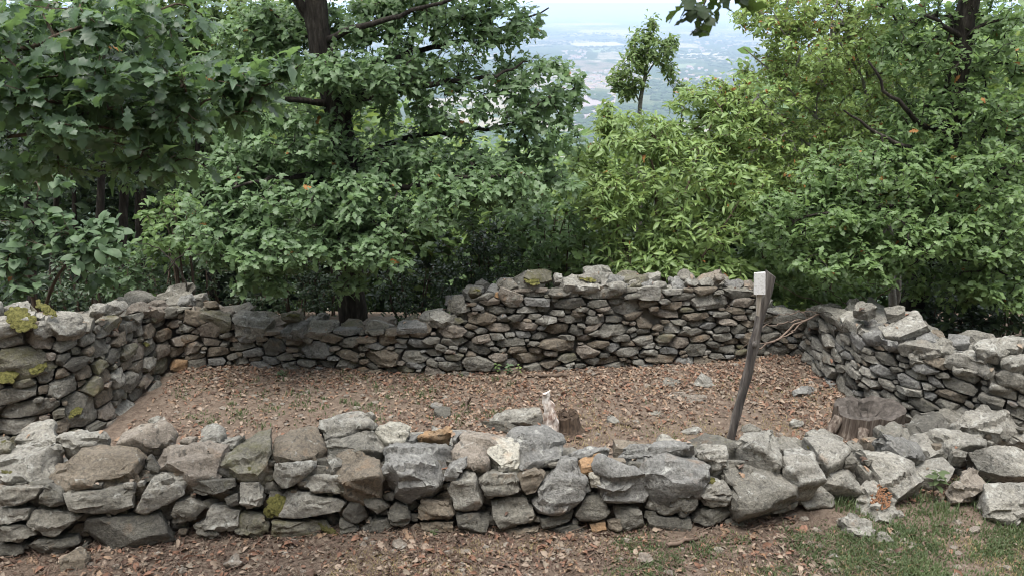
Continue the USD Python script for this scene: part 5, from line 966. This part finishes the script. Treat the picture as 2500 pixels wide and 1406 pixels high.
# droppings
sv = np.array(UsdGeom.Mesh(t_).GetPointsAttr().Get(), float); heap = on_plane(2149, 1218, cc, nn_); near = np.linalg.norm(sv - heap, axis=1) < .14; lift = float(np.percentile((sv[near] - cc) @ nn_, 80)) if near.any() else .02
B = Bag(); ic = trimesh.creation.icosphere(subdivisions=1)
for k in range(190):
    a, q_ = r.uniform(0, 6.28), r.uniform(0, 1) ** .6; p = on_plane(2149 + 26 * q_ * math.cos(a), 1218 + 32 * q_ * math.sin(a), cc, nn_) + nn_ * (lift + .004 + .025 * (1 - q_) * r.uniform())
    B.add(np.array(ic.vertices) * r.uniform(.005, .0095, 3) + p, ic.faces)
obj('droppings', B.get(), plain_mat('droppings', (.17, .085, .045), var=.5, scale=70), smooth=True, label='heap of reddish brown droppings on a flat tilted grey slab', category='droppings', kind='stuff')

# dry leaves on the ground
protos = []
for k, m_ in enumerate(DRY):
    for j in range(2):
        kind = ('oak_far', 'chestnut', 'small')[(k + j) % 3] ; tv, tf = LEAF[kind]; tv = tv.copy(); tv[:, 0] -= .5
        tv[:, 2] += r.uniform(.2, .9) * tv[:, 1] ** 2 * 3 + r.uniform(-.3, .6) * (tv[:, 0]) ** 2 + .06 * np.sin(tv[:, 0] * 9 + k) * np.sign(tv[:, 1]); tv[:, 1] *= 1.25
        protos.append(((tv, tf), m_))
P, W_, Q, S_ = [], [], [], []
def scatter(n, box, dens, size, wts):
    k = 0
    while k < n:
        x, y = r.uniform(box[0], box[1]), r.uniform(box[2], box[3])
        if r.uniform() > dens(x, y): continue
        k += 1; q_ = r.normal(0, .22, 2); a = r.uniform(0, 6.28)
        P.append((x, y, float(gz(x, y)) + r.uniform(.002, .022))); W_.append(2 * r.choice(6, p=wts) + r.integers(2)); S_.append(r.uniform(*size) * np.array([1, r.uniform(.7, 1.1), 1]))
        w0 = math.cos(a / 2); z0 = math.sin(a / 2); v4 = np.array([w0, q_[0] * w0 + q_[1] * z0, q_[1] * w0 - q_[0] * z0, z0]); Q.append(v4 / np.linalg.norm(v4))
def dens_in(x, y):
    n_ = meshkit.fbm(np.array([[x * 1.3, y * 1.3, 3.]]), 3, 5)[0]
    d = .35 + 1.3 * (n_ - .42) + .8 * np.clip((y - 7.0) / .6, 0, 1) + .5 * np.clip((x - 2.2) / .6, 0, 1) - .35 * np.exp(-((x - 1.2) / 1.1) ** 2 - ((y - 6.4) / .5) ** 2)
    return np.clip(d, .06, 1)
scatter(2200, (-3.5, 4.2, 5.3, 8.05), dens_in, (.045, .075), [.22, .2, .2, .2, .06, .12])
scatter(21000, (-3.5, 4.2, 5.3, 8.05), dens_in, (.017, .048), [.32, .22, .16, .2, .02, .08])
def dens_out(x, y):
    n_ = meshkit.fbm(np.array([[x * 1.6, y * 1.6, 9.]]), 3, 7)[0]
    return np.clip(.5 + 1.4 * (n_ - .45) - .75 * np.clip((x - 1.9) / .8, 0, 1) - .3 * np.clip((4.55 - y) / .3, 0, 1), .03, 1)
scatter(700, (-3.6, 3.6, 4.0, 5.15), dens_out, (.06, .095), [.2, .16, .2, .22, .02, .2])
scatter(9000, (-3.6, 3.6, 4.0, 5.15), dens_out, (.014, .046), [.14, .16, .08, .44, .01, .17])
tp = np.vstack([t[0] for t in TOPS]); tn = np.vstack([t[1] for t in TOPS])
for k in r.choice(len(tp), 520, replace=False):
    a = r.uniform(0, 6.28); P.append(tp[k] + tn[k] * .008); W_.append(2 * r.choice(6, p=[.22, .2, .2, .16, .08, .14]) + r.integers(2)); S_.append(r.uniform(.025, .07) * np.ones(3))
    ax = np.cross([0, 0, 1], tn[k]); w = 1 + tn[k][2]; q1 = np.array([w, *ax]); q1 /= np.linalg.norm(q1); c_, s_ = math.cos(a / 2), math.sin(a / 2); Q.append(np.array([q1[0] * c_ - q1[3] * s_, q1[1] * c_ + q1[2] * s_, q1[2] * c_ - q1[1] * s_, q1[3] * c_ + q1[0] * s_]))
instancer('dry_leaves', protos, W_, P, Q, S_, 'dry brown oak leaves strewn on the ground inside and before the walls', 'dry leaves')
# twigs and bark crumbs in the foreground litter
B = Bag()
for k in range(5200):
    x, y = r.uniform(-3.6, 2.6), r.uniform(4.0, 5.1); a = r.uniform(0, 6.28); l_ = r.uniform(.03, .14); p = np.array([x, y, float(gz(x, y)) + r.uniform(.004, .025)]); d = np.array([math.cos(a), math.sin(a), r.normal(0, .18)]) * l_
    v, f = tube(np.array([p, p + d * .5 + r.normal(0, .006, 3), p + d]), [.0026, .0022, .0014], 3, cap=False); B.add(v, f)
for k in range(900):
    x, y = r.uniform(-3.3, 3.8), r.uniform(5.6, 7.9); a = r.uniform(0, 6.28); l_ = r.uniform(.04, .16); p = np.array([x, y, float(gz(x, y)) + r.uniform(.004, .02)]); d = np.array([math.cos(a), math.sin(a), r.normal(0, .15)]) * l_
    v, f = tube(np.array([p, p + d * .5 + r.normal(0, .006, 3), p + d]), [.003, .0026, .0018], 3, cap=False); B.add(v, f)
obj('twig_litter', B.get(), M['twig'], label='thin dry twigs scattered over the brown ground', category='twigs', kind='stuff')
# small stones and crumbs on the ground
B = Bag()
for k in range(420):
    x, y = (r.uniform(-3.3, 4.0), r.uniform(5.6, 7.9)) if k < 240 else (r.uniform(-3.4, 3.4), r.uniform(4.1, 5.1)); s_ = r.uniform(.008, .03)
    ic_v = np.array(trimesh.creation.icosphere(subdivisions=1).vertices); vv = ic_v * (1 + .5 * r.normal(0, .3, (len(ic_v), 1))) * s_ * [1.2, 1, .6]; B.add(vv + [x, y, float(gz(x, y)) + .004], ic.faces)
obj('pebbles', B.get(), ST['p'], smooth=False, label='pebbles and stone crumbs scattered on the ground', category='pebbles', kind='stuff')
# grass
def blades(centres, heights, counts, spread, r, width=.0045):
    B = Bag()
    for (x, y), h, n, sp_ in zip(centres, heights, counts, spread):
        for _ in range(n):
            bx_, by_ = x + r.normal(0, sp_), y + r.normal(0, sp_); z = float(gz(bx_, by_)) - .005; a = r.uniform(0, 6.28); hh = h * r.uniform(.5, 1.2); le = r.uniform(.15, .8) * hh
            d = np.array([math.cos(a), math.sin(a), 0]); s = np.array([-d[1], d[0], 0]) * width * r.uniform(.7, 1.3); p0 = np.array([bx_, by_, z]); p1 = p0 + d * le * .35 + [0, 0, hh * .6]; p2 = p0 + d * le + [0, 0, hh * .9]
            B.add([p0 - s, p0 + s, p1 - s * .8, p1 + s * .8, p2], [[0, 1, 3], [0, 3, 2], [2, 3, 4]])
    return B.get()
C, H, N_, SP = [], [], [], []
def tuft(u, v, h, n, sp_): p = on_z(u, v, 0); C.append(p[:2]); H.append(h); N_.append(n); SP.append(sp_)
for u, v, h, n, sp_ in ((2055, 1235, .11, 120, .06), (2040, 1215, .09, 70, .04), (2085, 1320, .07, 150, .07), (2110, 1335, .06, 120, .07), (2190, 1300, .06, 120, .07), (2220, 1315, .05, 100, .06), (2490, 1290, .07, 140, .08), (2450, 1300, .06, 90, .07), (2235, 1215, .08, 120, .06), (2300, 1245, .08, 140, .09), (2390, 1210, .1, 130, .07), (2360, 1190, .09, 80, .05), (2410, 1240, .07, 80, .06), (1700, 1345, .05, 60, .06),
    (1055, 1308, .05, 16, .02), (1500, 1330, .04, 20, .05), (585, 1005, .05, 46, .05), (600, 1012, .04, 30, .05), (720, 990, .04, 36, .05), (870, 990, .05, 30, .03), (880, 998, .04, 22, .03), (655, 1000, .04, 24, .05), (620, 930, .04, 30, .05), (980, 965, .035, 40, .08), (1020, 955, .03, 30, .08), (760, 950, .03, 30, .08), (690, 915, .06, 24, .03), (840, 912, .06, 20, .03), (520, 1030, .05, 24, .03), (640, 1040, .05, 26, .05), (1430, 990, .03, 20, .04), (1590, 1050, .03, 30, .05), (1650, 1075, .03, 26, .06), (1780, 930, .04, 10, .02)): tuft(u, v, h, n, sp_)
for _ in range(110):
    tuft(r.uniform(440, 1250), r.uniform(915, 1040), r.uniform(.025, .055), r.integers(8, 26), r.uniform(.02, .05))
for _ in range(40): tuft(r.uniform(1250, 2000), r.uniform(920, 1080), r.uniform(.015, .035), r.integers(5, 14), r.uniform(.02, .05))
for _ in range(130): tuft(r.uniform(2080, 2540), r.uniform(1245, 1420), r.uniform(.02, .05), r.integers(14, 40), r.uniform(.03, .07))
k = 0
while k < 330:
    u, v = r.uniform(1500, 2560), r.uniform(1290, 1440); p = on_z(u, v, 0); n_ = meshkit.fbm(np.array([[p[0] * 2.2, p[1] * 2.6, 1.]]), 3, 12)[0]
    if n_ < .49 - .07 * (u - 1900) / 600 or r.uniform() > (v - 1250) / 110: continue
    k += 1; C.append(p[:2]); H.append(r.uniform(.025, .05)); N_.append(34); SP.append(.05)
obj('grass', blades(C, H, N_, SP, r), LF['grass'], label='short green grass in tufts before the front wall and on the floor', category='grass', kind='stuff')
C, H, N_, SP = [], [], [], []
k = 0
while k < 700:
    u, v = (r.uniform(1350, 2050), r.uniform(930, 1085)) if k < 240 else (r.uniform(800, 2560), r.uniform(1320, 1430)); p = on_z(u, v, 0); n_ = meshkit.fbm(np.array([[p[0] * 2.0, p[1] * 2.2, 4.]]), 3, 22)[0]
    if n_ < .47: continue
    k += 1; C.append(p[:2]); H.append(r.uniform(.015, .035)); N_.append(16); SP.append(.05)
obj('dry_grass', blades(C, H, N_, SP, r, .003), LF['straw'], label='thin dry yellowish grass on the trodden ground', category='dry grass', kind='stuff')
# seedlings
def seedling(label, u, v, h, n, size, kind, mat, z=0.0, y=None):
    b = on_z(u, v, z) if y is None else U(u, v, y); rr = R(int(u)); t = thing('seedling', label, 'plant', 'seedlings on the ground')
    top = b + [rr.normal(0, .02), rr.normal(0, .02), h]; q = smoothline(np.array([b - [0, 0, .02], (b + top) / 2 + rr.normal(0, .008, 3), top]), 8); obj('stem', tube(q, np.linspace(.004, .002, 8), 5), M['bark_brown'], t, smooth=True)
    for k in range(n):
        s = .25 + .75 * (k + 1) / n; a = k * 2.4 + rr.normal(0, .2); d = np.array([math.cos(a), math.sin(a), .25 - .3 * rr.uniform()]); p = b + (top - b) * s
        vv, tf = place_leaves(kind, p[None], d[None], np.array([[0, -.2, 1]]) + rr.normal(0, .25, (1, 3)), np.array([size * rr.uniform(.7, 1.15)])); obj('leaf', (vv[0], tf), mat, t, smooth=True)
seedling('young plant with bright pointed leaves among the rocks at the lower right', 2282, 1205, .2, 16, .085, 'small', LF['grass'], .06)
seedling('pale-leaved sprout at the foot of the back wall, left of the long dark stick', 1238, 918, .14, 16, .05, 'small', LF['shrub']); seedling('thinnest green sprout at the foot of the back wall, left of the pale-leaved one', 1215, 914, .12, 10, .045, 'small', LF['young']); seedling('yellowish sprout at the foot of the back wall, right of the pale-leaved one', 1270, 918, .15, 8, .04, 'small', LF['yellowing'])
seedling('tiny green seedling at the foot of the front wall', 1056, 1310, .04, 7, .03, 'small', LF['grass']); seedling('small green seedling on the floor below the mossy top stone of the dip', 690, 920, .08, 9, .045, 'small', LF['shrub'])
